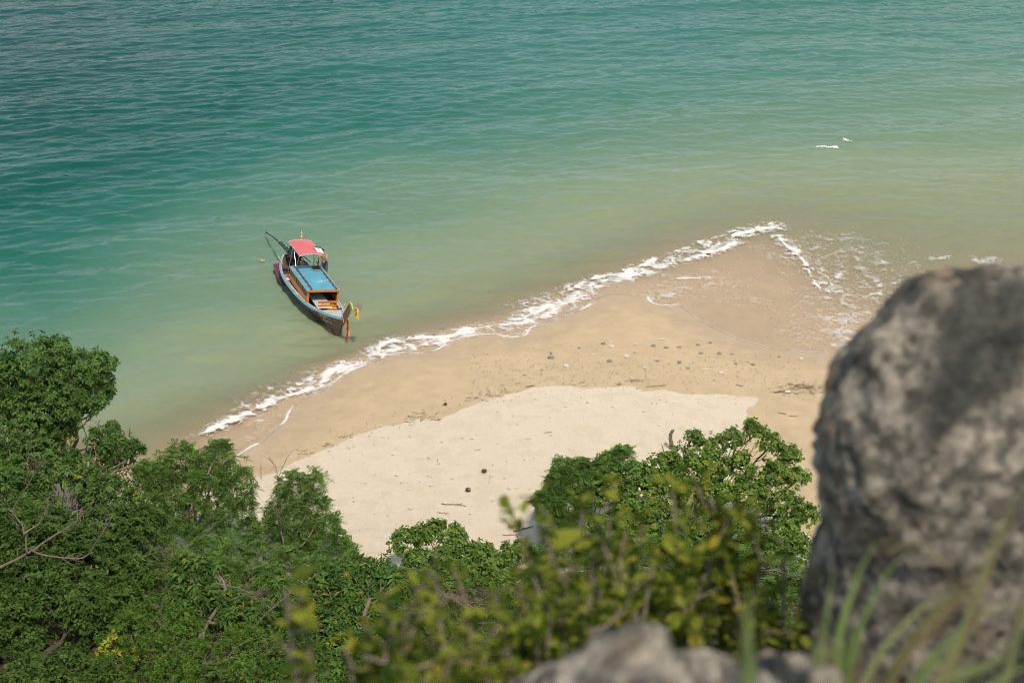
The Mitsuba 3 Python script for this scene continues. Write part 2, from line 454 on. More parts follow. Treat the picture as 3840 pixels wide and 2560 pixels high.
# lace drifting between and behind the breakers
for px, w, k in [([(600, 930), (650, 905), (700, 890), (740, 870)], 1.3, .42), ([(560, 930), (640, 900)], .6, .35),
                 ([(780, 850), (850, 822), (900, 806), (960, 795), (1020, 783)], .55, .75), ([(1000, 790), (1060, 770), (1130, 755), (1190, 758)], .6, .62), ([(1170, 768), (1205, 755), (1210, 745)], .5, .5),
                 ([(1200, 735), (1250, 715), (1310, 690), (1330, 668)], 1.15, .66), ([(1180, 700), (1240, 690), (1300, 680)], .8, .40),
                 ([(1350, 660), (1420, 640), (1500, 612), (1570, 590), (1640, 562)], .85, .66), ([(1230, 750), (1300, 728), (1360, 700)], .5, .40),
                 ([(1520, 690), (1560, 660), (1620, 660), (1660, 640)], 1.5, .26), ([(1560, 690), (1640, 680), (1740, 700)], 1.3, .18),
                 ([(1560, 640), (1620, 639), (1660, 637)], .22, .75), ([(1500, 688), (1540, 678), (1570, 665)], .55, .42),
                 ([(1860, 580), (1900, 600), (1950, 640), (1960, 700), (1950, 770)], 3.4, .31), ([(1830, 560), (1880, 550), (1930, 545)], 1.3, .30),
                 ([(1870, 620), (1900, 640), (1925, 690), (1935, 760), (1950, 800)], 1.3, .46), ([(2000, 590), (2040, 650), (1990, 700)], 3.2, .28), ([(1885, 663), (1900, 690), (1925, 760)], .25, .5),
                 ([(1505, 630), (1600, 640)], .4, .30), ([(480, 1000), (560, 985), (610, 960)], 1.0, .16), ([(540, 1020), (620, 960)], .9, .14),
                 ([(2270, 600), (2345, 622)], .9, .50), ([(2130, 598), (2175, 594)], .25, .62), ([(1885, 338), (1912, 341)], .45, .70), ([(1940, 322), (1950, 324)], .35, .5)]:
    d = line_field(px, w * 1.5)
    env = k * np.clip(1.35 - d / w, 0, 1) * (0.6 + 0.8 * _n2)
    pat = np.maximum(np.maximum(.95 - LACE_M * 6.5, .72 - LACE_S * 5.0), (1.0 - LACE_L * 9))
    put(np.where(env > 0.02, env + pat * 0.55 + (_n1 - .5) * .7 - 0.29, 0) * (env > 0.02), 0.12)
keep = cover > 0.20
keep &= ~((_sdw > 0.25))
fz = wave_height(FP, *(lambda r: (r[1], r[2]))(height_depth(FP)))
gzz = ground_z((FP[:, 1], FP[:, 0]))
lump = meshkit.fbm(np.c_[FP * 5.5, FP[:, :1] * 0], 3, 60)
fz = np.maximum(np.maximum(fz, 0.004), gzz) + 0.012 + np.clip(cover - .3, 0, 1) * (0.02 + 0.15 * thick * lump)
_id = np.full(len(FA), -1)
_id[SEL] = np.arange(len(FP))
_f = _id[grid_faces(*FX.shape)]
_f = _f[(_f >= 0).all(1)]
_f = _f[keep[_f].sum(1) >= 3]
_u, _inv = np.unique(_f, return_inverse=True)
scene['foam_white'] = {'type': 'mask', 'opacity': proc(lambda p, n, uv: smoothstep(.24, .84, uv.x + .22 * (noise(p.x * 16, p.y * 16) - .5) + .16 * (noise(p.x * 37, p.y * 37, 3) - .5)) * .97),
                       'b': {'type': 'twosided', 'b': {'type': 'principled', 'base_color': {'type': 'rgb', 'value': [.80, .81, .80]}, 'roughness': .8}}}
add('sea_foam', (np.c_[FP[_u], fz[_u]], _inv.reshape(_f.shape)), 'foam_white', True, uv=np.c_[cover[_u], thick[_u]], kind='stuff',
    label='white lacy surf foam along the edge of the sand', cat='foam')

# ------------------------------------------------------------------ things lying on the beach
rng = np.random.default_rng(12)
mat('coral_stone', proc(lambda p, n, uv: mix([.50, .47, .40], [.72, .70, .66], noise(p.x * 22, p.y * 22, p.z * 22))), .85)
mat('grey_stone', proc(lambda p, n, uv: mix([.20, .18, .14], [.34, .32, .27], noise(p.x * 26, p.y * 26, p.z * 26))), .8)
mat('driftwood', proc(lambda p, n, uv: mix([.10, .075, .05], [.24, .19, .14], noise(p.x * 30, p.y * 30, p.z * 30))), .85)
mat('husk_brown', proc(lambda p, n, uv: mix([.045, .022, .012], [.16, .085, .045], noise(p.x * 34, p.y * 34, p.z * 60))), .8)
mat('white_foam_plastic', [.78, .78, .75], .6)
mat('orange_float', [.66, .38, .18], .45)
for i, (px, py, lab) in enumerate([(1112, 1085, 'dark brown coconut husk on the dry sand, the farther of two'), (1075, 1128, 'brown coconut with a pale broken end on the dry sand, the nearer of two'),
                                   (1023, 930, 'orange brown coconut husk among the stranded twigs by the wet sand')]):
    p = on_sand(px, py)
    r = .095 if i < 2 else .07
    k = new('coconut')
    m = blob(p + [0, 0, r * .75], [r * 1.1, r, r * .92], 40 + i, .10, 2.5, 3)
    scene[k + '__husk'] = ply(m, 'husk_brown', 40)
    e = trimesh.creation.icosphere(subdivisions=2, radius=r * .42)
    e.apply_scale([1, .5, 1])
    e.apply_translation(p + [r * .25, -r * .62 if i == 1 else r * .5, r * 1.05])
    scene[k + '__stalk_end'] = ply(e, 'driftwood' if i != 1 else 'coral_stone', 40)
    tag(k, lab, 'coconut', 'coconuts stranded on the beach')
STONES = [(943, 1003, .1), (1062, 1006, .08), (1086, 1008, .09), (1215, 1008, .11), (1265, 1000, .09), (1010, 1065, .10), (912, 1093, .11), (905, 1045, .09), (985, 1093, .11), (992, 1116, .10), (1040, 1100, .08),
          (1130, 1093, .12), (1170, 1122, .11), (1188, 1121, .10), (1160, 1098, .1), (1258, 1082, .13), (1165, 1140, .1), (1133, 1150, .1), (1200, 1143, .1), (1210, 1150, .09), (945, 1168, .1), (967, 1107, .08),
          (1010, 1195, .12), (1082, 1180, .08), (940, 1125, .08), (880, 1130, .08), (840, 1110, .1), (1015, 1015, .08), (1350, 925, .11), (1410, 935, .10), (1235, 918, .09), (1300, 935, .09), (1480, 946, .1), (1190, 975, .08)]
for i, (px, py, r) in enumerate(STONES):
    p = on_sand(px, py)
    r *= .8
    add('coral_stone_piece', blob(p + [0, 0, r * .3], [r * rng.uniform(.9, 1.5), r * rng.uniform(.7, 1.1), r * rng.uniform(.5, .8)], 80 + i, .34, 2.2, 2), 'coral_stone', 25,
        label='small whitish coral stone lying on the pale dry sand', cat='stone', group='pale coral stones on the dry sand')
GREY = [(1386, 790), (1402, 785), (1405, 797), (1460, 792), (1458, 810), (1523, 781), (1530, 799), (1500, 795), (1560, 798), (1603, 793), (1610, 812), (1602, 788), (1631, 788), (1652, 813), (1680, 814), (1690, 836), (1730, 838), (1790, 820),
        (1440, 820), (1400, 830), (1360, 815), (1300, 842), (1265, 822), (1330, 800), (1510, 830), (1560, 833), (1480, 846), (1245, 850), (1205, 862), (1620, 850), (1580, 846), (1655, 857), (1840, 825)]
for i, (px, py) in enumerate(GREY):
    p = on_sand(px, py)
    r = rng.uniform(.06, .12)
    add('pebble_rock', blob(p + [0, 0, r * .25], [r * rng.uniform(1, 1.5), r * rng.uniform(.7, 1.1), r * rng.uniform(.5, .9)], 180 + i, .30, 2.0, 2), 'grey_stone' if rng.random() < .65 else 'coral_stone', 25,
        label='weathered stone lying on the damp tan sand above the swash', cat='stone', group='stones on the damp sand')
ground_sd = RegularGridInterpolator((gy, gx), gsd.reshape(GX.shape), bounds_error=False, fill_value=-9.0)
# pebbles and shell bits: far too many and too small to single out
bits = {'grey_stone': [], 'coral_stone': []}
while sum(map(len, bits.values())) < 1500:
    u = rng.random()
    if u < .72:
        px, py = rng.uniform(1080, 1900), 0
        py = 862 + rng.normal(0, 26) - (px - 1300) * .03 + (60 if px > 1740 and rng.random() < .5 else 0) * rng.random()
    elif u < .86:
        px = rng.uniform(680, 1220)
        py = 1050 - (px - 700) * .31 + rng.normal(-14, 16)
    else:
        px, py = rng.uniform(720, 1750), rng.uniform(900, 1220)
    if not (600 < px < 1930 and 700 < py < 1260):
        continue
    p = on_sand(px, py)
    sd_ = float(ground_sd((p[1], p[0])))
    if sd_ < 1.0:
        continue
    r = rng.uniform(.012, .034) * (1.25 if rng.random() < .12 else 1)
    m = blob(p + [0, 0, r * .4], [r * rng.uniform(.9, 1.6), r, r * .7], 0, 0.0, 1, 0)
    m.apply_transform(trimesh.transformations.rotation_matrix(rng.random() * 6, [0, 0, 1], p))
    bits['grey_stone' if rng.random() < .68 else 'coral_stone'].append(m)
for k, v in bits.items():
    add('dark_pebbles' if k == 'grey_stone' else 'shell_pebbles', cat_mesh(v), k, False, kind='stuff', cat='pebbles',
        label='scatter of small dark pebbles over the damp sand' if k == 'grey_stone' else 'scatter of pale shell and coral bits over the sand')


def stick(p, ang, L, r, seed, lift=.015, fork=True):
    g = np.random.default_rng(seed)
    n = 9
    t = np.linspace(0, 1, n)
    w = np.cumsum(g.normal(0, .055, n)) * L * .35
    x, y = p[0] + math.cos(ang) * t * L - math.sin(ang) * w, p[1] + math.sin(ang) * t * L + math.cos(ang) * w
    z = np.array([GZ(a, b) for a, b in zip(x, y)]) + lift + np.abs(g.normal(0, .02, n)) * (L > .4)
    out = [tube(np.c_[x, y, z], np.linspace(r, r * .45, n), 6)]
    if fork:
        for _ in range(g.integers(1, 3)):
            i = g.integers(2, 6)
            a2 = ang + g.choice([-1, 1]) * g.uniform(.5, 1.0)
            l2 = L * g.uniform(.22, .4)
            q = np.array([[x[i] + math.cos(a2) * l2 * s, y[i] + math.sin(a2) * l2 * s, GZ(x[i] + math.cos(a2) * l2 * s, y[i] + math.sin(a2) * l2 * s) + lift + .02 * (s > .4)] for s in (0, .35, .7, 1)])
            out.append(tube(q, np.linspace(r * .6, r * .25, 4), 5))
    return cat_mesh(out)


for px, py, ang, L, r, lab in [(1015, 1157, -.22, .95, .022, 'long forked brown branch lying on the dry sand near the trees'),
                               (1208, 889, .35, .42, .028, 'short dark stick at the left top of the dry sand edge'),
                               (1485, 890, .38, 1.0, .014, 'thin straight pole lying across the edge between damp and dry sand'),
                               (1250, 994, -.02, .35, .014, 'thin stick alone on the pale sand, left of the middle'),
                               (1778, 902, .25, .6, .03, 'dark stick beside the stranded pile near the big rock'),
                               (1690, 884, -.5, .32, .02, 'short twig above the tip of the dry sand'),
                               (1788, 948, -.55, .35, .018, 'curved dark twig on damp sand below the stranded pile'), (1812, 956, .05, .4, .016, 'straight twig on damp sand nearest the big rock'),
                               (1005, 1177, -.35, .5, .012, 'slim bent twig just below the forked branch'), (1090, 1035, .35, .3, .012, 'pair of slender twigs right of the upper coconut'),
                               (1180, 1222, .5, .8, .03, 'grey branch in the shade of the feathery tree'), (1155, 1230, .1, .7, .014, 'thin twig in the dead leaves beside the shaded branch')]:
    add('driftwood_stick', stick(on_sand(px, py), ang, L, r, int(px)), 'driftwood', 40, label=lab, cat='stick')
# upright stump of driftwood behind the right bush
p = on_sand(1541, 1030)
st = tube(np.array([p + [.0, 0, -.05], p + [.02, 0, .22], p + [-.04, .02, .42], p + [-.03, .03, .62], p + [.05, .05, .78], p + [.11, .05, .80]]), [.10, .085, .07, .075, .06, .03], 9)
add('driftwood_stump', st, 'driftwood', 40, label='crooked grey driftwood stump standing in the sand behind the right bush', cat='stump')
p = on_sand(1525, 1040)
add('driftwood_stick', tube(np.array([p, p + [-.05, 0, .2], p + [-.12, 0, .42]]), [.03, .025, .012], 6), 'driftwood', 40, label='thin leaning stick left of the driftwood stump', cat='stick')
# stranded litter lines
for lab, spots in [('tangle of dark stranded seaweed and twigs on the damp sand by the big rock', [(1838, 887, .5, 60), (1822, 897, .9, 70), (1860, 893, .5, 40)]),
                   ('small clump of dark seaweed twigs at the damp edge above the dry sand', [(1447, 874, .32, 22), (1415, 882, .2, 8)]),
                   ('wispy line of stranded twigs at the damp edge by the middle of the beach', [(965, 955, .35, 20), (998, 962, .2, 8), (940, 968, .3, 12)]),
                   ('little heap of dry twigs at the lower end of the tide line', [(790, 1005, .3, 16), (745, 1022, .25, 10), (700, 1040, .3, 9)]),
                   ('scatter of dead twigs around the left top of the dry sand', [(1125, 905, .5, 22), (1090, 915, .3, 10), (1160, 900, .3, 10), (1330, 885, .5, 12)])]:
    ms = []
    for px, py, R, n in spots:
        c = on_sand(px, py)
        for _ in range(n):
            q = c + np.r_[rng.normal(0, R * .7), rng.normal(0, R * .5), 0]
            ms.append(stick(q, rng.uniform(-.6, .9), rng.uniform(.06, .28), rng.uniform(.006, .013), int(rng.integers(1e6)), .012, rng.random() < .3))
    add('stranded_twigs', cat_mesh(ms), 'driftwood', False, label=lab, cat='driftwood', kind='stuff')
p = on_sand(1809, 900)
add('plastic_scrap', box(p[0], p[1], p[2] + .04, .26, .13, .05, .02), 'white_foam_plastic', False, label='white piece of foam plastic in the stranded pile by the big rock', cat='litter')
# cairn of stones on the damp sand
p = on_sand(1265, 823)
k = new('stone_cairn')
for i, (r, z) in enumerate([(.10, .05), (.075, .15), (.055, .235), (.04, .30)]):
    scene[f'{k}__stone' + (f'_{i:03d}' if i else '')] = ply(blob(p + [rng.normal(0, .01), 0, z], [r * 1.25, r, r * .62], 300 + i, .16, 2, 2), 'grey_stone' if i != 1 else 'coral_stone', 30)
tag(k, 'little stack of balanced stones on the damp sand', 'cairn')
# small float off the stern of the boat
p = at(601, 600, 0) + [0, 0, wave_height(at(601, 600)[None, :2], np.array([1.6]), np.array([-5.]))[0]]
k = new('mooring_float')
scene[k + '__body'] = ply(blob(p + [0, 0, .06], [.10, .085, .08], 5, .03, 1, 3), 'orange_float', True)
a = np.linspace(0, 2 * np.pi, 13)
scene[k + '__ring'] = ply(tube(p + np.c_[.13 + .05 * np.cos(a), a * 0, .09 + .05 * np.sin(a)], .014, 5), 'white_foam_plastic', 40)
tag(k, 'small orange float bobbing on the water left of the boat stern', 'float')

# ------------------------------------------------------------------ the boat (its own frame: X to the bow, Y to port, Z up, Z = 0 at the waterline)
BX, BY, BYAW, BHEEL, BTRIM = -10.181, 69.106, -1.182, 0.115, -0.038


def b2w(L):
    L = np.atleast_2d(np.asarray(L, float))
    ax, ay = np.array([math.cos(BYAW), math.sin(BYAW), 0]), np.array([-math.sin(BYAW), math.cos(BYAW), 0])
    Y, Z = L[:, 1] * math.cos(BHEEL) + L[:, 2] * math.sin(BHEEL), -L[:, 1] * math.sin(BHEEL) + L[:, 2] * math.cos(BHEEL)
    X, Z = L[:, 0] * math.cos(BTRIM) - Z * math.sin(BTRIM), L[:, 0] * math.sin(BTRIM) + Z * math.cos(BTRIM)
    return np.array([BX, BY, 0]) + X[:, None] * ax + Y[:, None] * ay + Z[:, None] * [0, 0, 1.0]


def bput(key, mesh, m, smooth=35, **more):
    if isinstance(mesh, list):
        mesh = cat_mesh(mesh)
    if not isinstance(mesh, trimesh.Trimesh):
        f = np.asarray(mesh[1])
        mesh = trimesh.Trimesh(mesh[0], f, process=False)
    return add(key, trimesh.Trimesh(b2w(mesh.vertices), mesh.faces, process=False), m, smooth, **more)


def grain(a, b, sx=3, sy=40, sz=40):
    def f(p, n, uv):
        return mix(a, b, fbm(p.x * sy * .5 + p.y * sx, p.y * sx - p.x * sy * .4, p.z * sz, 3))
    return proc(f)


mat('hull_brown', grain([.125, .055, .028], [.225, .112, .060], 1.2, 5, 14), .5)
mat('hull_inside', grain([.09, .065, .05], [.22, .17, .135], 2, 10, 20), .75)
mat('varnished_orange', grain([.60, .185, .028], [.74, .28, .05], 2, 12, 22), .32)
mat('pale_wood', grain([.26, .17, .09], [.40, .29, .17], 2, 12, 20), .6)
mat('red_brown_wood', grain([.15, .045, .025], [.26, .085, .045], 2, 12, 20), .5)
mat('sky_blue_paint', proc(lambda p, n, uv: mix([.075, .34, .50], [.13, .42, .56], noise(p.x * 3, p.y * 3, 1))), .42)
mat('rail_blue', [.20, .46, .59], .4)
mat('rail_grey', proc(lambda p, n, uv: mix([.36, .39, .40], [.52, .55, .56], noise(p.x * 6, p.y * 6, 2))), .55)
mat('dark_line', [.035, .035, .04], .6)
mat('white_paint', [.74, .75, .74], .5)
mat('pale_panel', proc(lambda p, n, uv: mix([.52, .54, .50], [.62, .63, .59], noise(p.x * 4, p.y * 4))), .5)
mat('green_paint', [.03, .11, .085], .4)
mat('tinted_glass', [.012, .028, .024], .12)
mat('red_canvas', proc(lambda p, n, uv: mix([.64, .13, .15], [.70, .19, .21], noise(p.x * 2.4, p.y * 2.4, p.z))), .6)
mat('steel', [.50, .51, .51], .38, metallic=1.0)
mat('engine_dark', proc(lambda p, n, uv: mix([.012, .02, .018], [.05, .065, .055], noise(p.x * 14, p.y * 14, p.z * 14))), .45)
mat('shaft_green', [.020, .045, .036], .45)
mat('maroon_paint', [.17, .045, .05], .55)
mat('rubber', [.014, .015, .018], .5)
mat('rope_white', [.62, .58, .48], .85)
mat('rope_tan', [.50, .40, .25], .85)
mat('ribbon_red', [.62, .03, .03], .5)
mat('ribbon_yellow', [.80, .56, .06], .5)
mat('ribbon_green', [.40, .62, .14], .5)
mat('gold', [.80, .70, .50], .35, metallic=.6)
mat('skin', [.33, .17, .095], .55)
mat('hair', [.012, .010, .010], .5)
mat('shirt', proc(lambda p, n, uv: mix([.46, .31, .22], [.56, .41, .30], noise(p.x * 9, p.y * 9, p.z * 9))), .8)
mat('denim', [.075, .13, .20], .8)
mat('yellow_cloth', [.82, .55, .03], .7)
mat('grey_net', [.22, .19, .19], .8)
mat('blue_cloth', [.10, .16, .33], .8)

_ks = np.array([-5.95, -5.4, -4.5, -3.5, -2.2, -.8, .5, 1.6, 2.84, 3.8, 4.5, 4.92])
_hb = np.array([.26, .50, .80, .98, 1.05, 1.02, .94, .83, .58, .32, .12, .035])
_zs = np.array([.84, .78, .70, .64, .60, .60, .64, .72, .88, 1.03, 1.18, 1.28])
from scipy.interpolate import PchipInterpolator
HB, ZS = PchipInterpolator(_ks, _hb), PchipInterpolator(_ks, _zs)
ZK = PchipInterpolator([-5.95, -4.5, -2, 2, 3.5, 4.92], [-.02, -.22, -.34, -.36, -.37, -.36])
XT0, XT1 = -5.95, 4.92


def hull(s, t, inset=0.0):           # s along the boat, t from the keel up to the rail
    xt = XT0 + (XT1 - XT0) * s
    z = ZK(xt) + (ZS(xt) - ZK(xt)) * t
    rake = 1 - np.clip(t, 0, 1)
    x = (XT0 + .45 * rake) + ((XT1 - 1.18 * rake ** 1.15) - (XT0 + .45 * rake)) * s
    p = .42 + .55 * np.clip((xt - .5) / 3.8, 0, 1) + .25 * np.clip((-3.6 - xt) / 2.3, 0, 1)
    y = np.maximum((HB(xt) - inset) * np.clip(t, 1e-6, 1) ** p, 0.0)
    return np.stack([x, y, z + inset * 1.2 * (1 - t)], -1)


def hull_at(x, z, inset=0.0):        # the point of the hull's side at station x and height z
    s = (x - XT0) / (XT1 - XT0)
    for _ in range(6):
        xt = XT0 + (XT1 - XT0) * s
        t = (z - ZK(xt)) / (ZS(xt) - ZK(xt))
        s = np.clip(s + (x - hull(s, t)[..., 0]) / (XT1 - XT0), 0, 1)
    return hull(s, t, inset)


s_, t_ = np.meshgrid(np.linspace(0, 1, 90), np.linspace(0, 1, 18) ** 1.2, indexing='ij')
outer = hull(s_, t_)
ring = np.concatenate([outer[:, ::-1] * [1, -1, 1], outer[:, 1:]], 1)
shell = loft(ring)
tr = outer[0]
tv = np.vstack([tr[::-1] * [1, -1, 1], tr[1:]])
tf = [[0, i, i + 1] for i in range(1, len(tv) - 1)]
BOAT = new('longtail_boat')
tag(BOAT, 'wooden passenger boat with blue cabin roof and red stern canopy afloat off the beach', 'boat')
bput(BOAT + '__hull', [trimesh.Trimesh(*shell, process=False), trimesh.Trimesh(tv, tf, process=False)], 'hull_brown', 40, label='dark brown planked hull with white lettering near the bow')
si, ti = np.meshgrid(np.linspace(.012, .975, 80), np.linspace(0.22, 1, 14), indexing='ij')
inn = hull(si, ti, .045)
inn_shell = np.concatenate([inn[:, ::-1] * [1, -1, 1], inn], 1)
bput(BOAT + '__hull_lining', loft(inn_shell), 'hull_inside', 40)
# planks that show as seams: raised strakes along the outside
for i, t in enumerate((.40, .56, .70, .82)):
    for sg in (-1, 1):
        c = hull(np.linspace(.02, .985, 70), np.full(70, t)) * [1, sg, 1] + np.array([0, sg * .004, 0])
        bput(BOAT + '__strake', tube(c, .011, 5), 'hull_brown', 40)
ribs = [x for x in np.arange(-5.3, 3.9, .45)]
for x in ribs:
    s = (x - XT0) / (XT1 - XT0)
    c = hull(np.full(12, s), np.linspace(.3, .97, 12), .06)
    for sg in (-1, 1):
        bput(BOAT + '__rib', tube(c * [1, sg, 1], .024, 4), 'hull_inside', False)


def sheer_strip(off0, off1, dz0, dz1, s0=.004, s1=.988, th=.03, sides=(-1, 1)):
    out = []
    s = np.linspace(s0, s1, 80)
    e = hull(s, np.ones(80))
    d = np.gradient(e[:, :2], axis=0)
    nrm = np.stack([-d[:, 1], d[:, 0]], 1)
    nrm /= np.linalg.norm(nrm, axis=1, keepdims=True)
    nrm *= np.where(nrm[:, 1:] < 0, -1, 1)
    for sg in sides:
        def cur(o, dz):
            q = e.copy()
            q[:, :2] += nrm * o
            q[:, 1] = np.maximum(q[:, 1], .012)
            q[:, 2] += dz
            return q * [1, sg, 1]
        rows = np.stack([cur(off0, dz0), cur(off1, dz1), cur(off1, dz1 - th), cur(off0, dz0 - th)], 1)
        v, f = loft(rows, True)
        m = trimesh.Trimesh(v, f, process=False)
        c0 = [[0, 1, 2], [0, 2, 3]]
        n = len(v)
        m = cat_mesh([m, trimesh.Trimesh(v[:4], c0, process=False), trimesh.Trimesh(v[-4:], c0, process=False)])
        out.append(m)
    return out


bput(BOAT + '__rub_rail', sheer_strip(.062, .012, .0, .012, th=.06), 'rail_blue', 40, label='light blue rub rail running round the hull')
bput(BOAT + '__gunwale', sheer_strip(.0, -.055, .035, .04, th=.07), 'rail_grey', 40)
bput(BOAT + '__gunwale_line', sheer_strip(.013, .001, .022, .026, th=.03), 'dark_line', 40)
bput(BOAT + '__gunwale_line', sheer_strip(-.056, -.072, .03, .03, th=.03), 'dark_line', 40)
bput(BOAT + '__side_deck', sheer_strip(-.073, -.17, .02, .0, .26, .79, th=.03), 'rail_grey', 40)
# floor planks
for i, y in enumerate(np.linspace(-.6, .6, 9)):
    bput(BOAT + '__floor_plank', box(-1.3, y, .16, 7.0, .135, .03, .006), 'hull_inside', False)
# fore deck
xs = np.linspace(2.62, 4.78, 16)
e = np.stack([xs, HB(xs) - .03, ZS(xs) - .005 + .03 * 0], 1)
e[:, 1] = np.maximum(e[:, 1], .02)
fd = np.concatenate([e[:, None] * [1, -1, 1], (e * [1, 0, 1])[:, None] + [0, 0, .02], e[:, None]], 1)
low = fd - [0, 0, .03]
bput(BOAT + '__fore_deck', [trimesh.Trimesh(*loft(fd), process=False), trimesh.Trimesh(*loft(low), process=False), trimesh.Trimesh(*loft(np.stack([fd[0], low[0]])), process=False)], 'rail_grey', 25, label='grey painted fore deck')
bput(BOAT + '__deck_beam', box(2.60, 0, .80, .07, 1.25, .10, .01), 'red_brown_wood', False)
# stem post
pa, pb = np.array([4.62, 0, 1.02]), np.array([5.72, 0, 2.22])
dirn = (pb - pa) / np.linalg.norm(pb - pa)
prp = np.array([-dirn[2], 0, dirn[0]])
post = []
for q, w, th in [(pa, .20, .055), (pa + dirn * .5, .16, .055), (pa + dirn * 1.1, .165, .05), (pb, .19, .045)]:
    for a in (-1, 1):
        for b in (-1, 1):
            post.append(q + prp * a * w + np.array([0, b * th, 0]))
cut = pb + dirn * .06
bput(BOAT + '__stem_post', hullpts(post + [cut + prp * .19 + [0, .04, 0], cut + prp * .19 - [0, .04, 0]]), 'hull_brown', False, label='tall raked prow post of dark wood')
bput(BOAT + '__stem_face', hullpts([q - prp * (w + .004) + np.array([0, b * th, 0]) - prp * c for q, w, th in [(pa + dirn * .15, .19, .035), (pb, .185, .03)] for b in (-1, 1) for c in (0, .02)]), 'pale_wood', False)
# stem bands at the deck
for off, m in [(.30, 'ribbon_red'), (.36, 'white_paint')]:
    q = pa + dirn * off
    bput(BOAT + '__stem_band', hullpts([q + prp * a * .195 + dirn * c + np.array([0, b * .066, 0]) for a in (-1, 1) for b in (-1, 1) for c in (0, .045)]), m, False)
# cabin
CX0, CX1, CW, CZ = -2.45, 1.08, .79, 1.36
for sg in (-1, 1):
    bput(BOAT + '__cabin_side', box((CX0 + CX1) / 2, sg * CW, .755, CX1 - CX0, .045, .31, .008), 'varnished_orange', False)
    bput(BOAT + '__cabin_sill', box((CX0 + CX1) / 2, sg * (CW + .012), .927, CX1 - CX0 + .02, .075, .035, .008), 'varnished_orange', False)
    bput(BOAT + '__cabin_header', box((CX0 + CX1) / 2, sg * CW, 1.335, CX1 - CX0, .05, .05, .008), 'varnished_orange', False)
    for x in (CX0 + .04, CX0 + 1.19, CX0 + 2.34, CX1 - .04):
        bput(BOAT + '__cabin_post', box(x, sg * (CW + .005), 1.128, .085, .062, .368, .008), 'varnished_orange', False)
    for x0, x1 in ((CX0 + .08, CX0 + 1.15), (CX0 + 1.23, CX0 + 2.30), (CX0 + 2.38, CX1 - .08)):
        bput(BOAT + '__window', box((x0 + x1) / 2, sg * (CW - .004), 1.127, x1 - x0, .012, .362, .002), 'tinted_glass', False)
    bput(BOAT + '__front_post', box(CX1 + .02, sg * (CW - .02), .98, .085, .085, .72, .012), 'varnished_orange', False)
bput(BOAT + '__aft_bulkhead', box(CX0 + .02, 0, .95, .04, 1.5, .7, .006), 'varnished_orange', False)
# roof
rx = np.linspace(-2.52, 1.17, 8)
ry = np.linspace(-.855, .855, 11)
top = np.array([[[x, y, 1.405 - .045 * (y / .855) ** 2] for y in ry] for x in rx])
bot = top - [0, 0, .035]
edge = np.concatenate([top[0], top[1:-1, -1], top[-1, ::-1], top[-2:0:-1, 0]])
bput(BOAT + '__roof', [trimesh.Trimesh(*loft(top), process=False), trimesh.Trimesh(*loft(bot), process=False), trimesh.Trimesh(*loft(np.stack([edge, edge - [0, 0, .035]], 1)[list(range(len(edge))) + [0]]), process=False)], 'sky_blue_paint', 30, label='flat sky blue cabin roof')
bput(BOAT + '__roof_beam', hullpts([[1.178 + c, y, z] for c in (0, .05) for y, z in [(-.89, 1.375), (-.89, 1.33), (-.62, 1.285), (.62, 1.285), (.89, 1.33), (.89, 1.375), (0, 1.42)]]), 'varnished_orange', False)
for sg in (-1, 1):
    bput(BOAT + '__roof_trim', box(-.675, sg * .868, 1.345, 3.70, .024, .05, .006), 'varnished_orange', False)
    y = .63 * sg if sg < 0 else .66
    rail = [box(-.62, y, 1.475, 3.72, .045, .042, .008)]
    bput(BOAT + '__roof_rail', rail, 'red_brown_wood', False)
    for x in np.linspace(-2.3, 1.1, 7):
        bput(BOAT + '__rail_block', box(x, y, 1.42, .14, .05, .07, .006), 'red_brown_wood', False)
bput(BOAT + '__rail_horn', tube(np.array([[-2.4, .66, 1.47], [-2.52, .63, 1.56], [-2.56, .58, 1.62]]), [.03, .032, .02], 6), 'red_brown_wood', 40)
g = np.random.default_rng(3)
marks = [[(0.05, -.12), (.12, .05), (.10, .22), (.02, .42), (.06, .1)], [(-.02, -.28), (.03, -.22), (.0, -.18)], [(-.06, .08), (-.02, .16), (-.05, .20), (-.08, .14)], [(-.16, -.33), (-.12, -.26), (-.15, -.24)], [(-.14, .44), (-.1, .52), (-.13, .5)]]
ms = []
for mk in marks:
    ln = LineString([(x, y) for x, y in mk]).buffer(.012 + .012 * g.random())
    m = trimesh.creation.extrude_polygon(ln, .002, engine='earcut')
    m.apply_translation([-.05, .05, 1.4075])
    ms.append(m)
bput(BOAT + '__paint_scuff', ms, 'white_paint', False)
# inside: white topped platform, bench back, benches
bput(BOAT + '__platform', box(.35, -.10, .55, 3.25, .74, .30, .012), 'green_paint', False)
bput(BOAT + '__platform_top', box(.36, -.10, .725, 3.30, .78, .045, .01), 'pale_panel', False, label='pale flat panel under the cabin roof')
bput(BOAT + '__locker', box(-.6, .52, .42, 2.6, .26, .42, .01), 'hull_inside', False)
for z in (.64, .80, .97):
    bput(BOAT + '__bench_slat', box(1.90 - (z - .64) * .25, .06, z, .035, 1.0, .115, .008), 'varnished_orange', False)
for y in (-.2, .32):
    bput(BOAT + '__bench_post', hullpts([[1.86 - (z - .64) * .25 + c, y + b, z] for z in (.30, 1.03) for c in (-.02, .02) for b in (-.025, .025)]), 'varnished_orange', False)
bput(BOAT + '__bench_seat', box(1.55, .06, .55, .36, 1.0, .035, .008), 'varnished_orange', False)
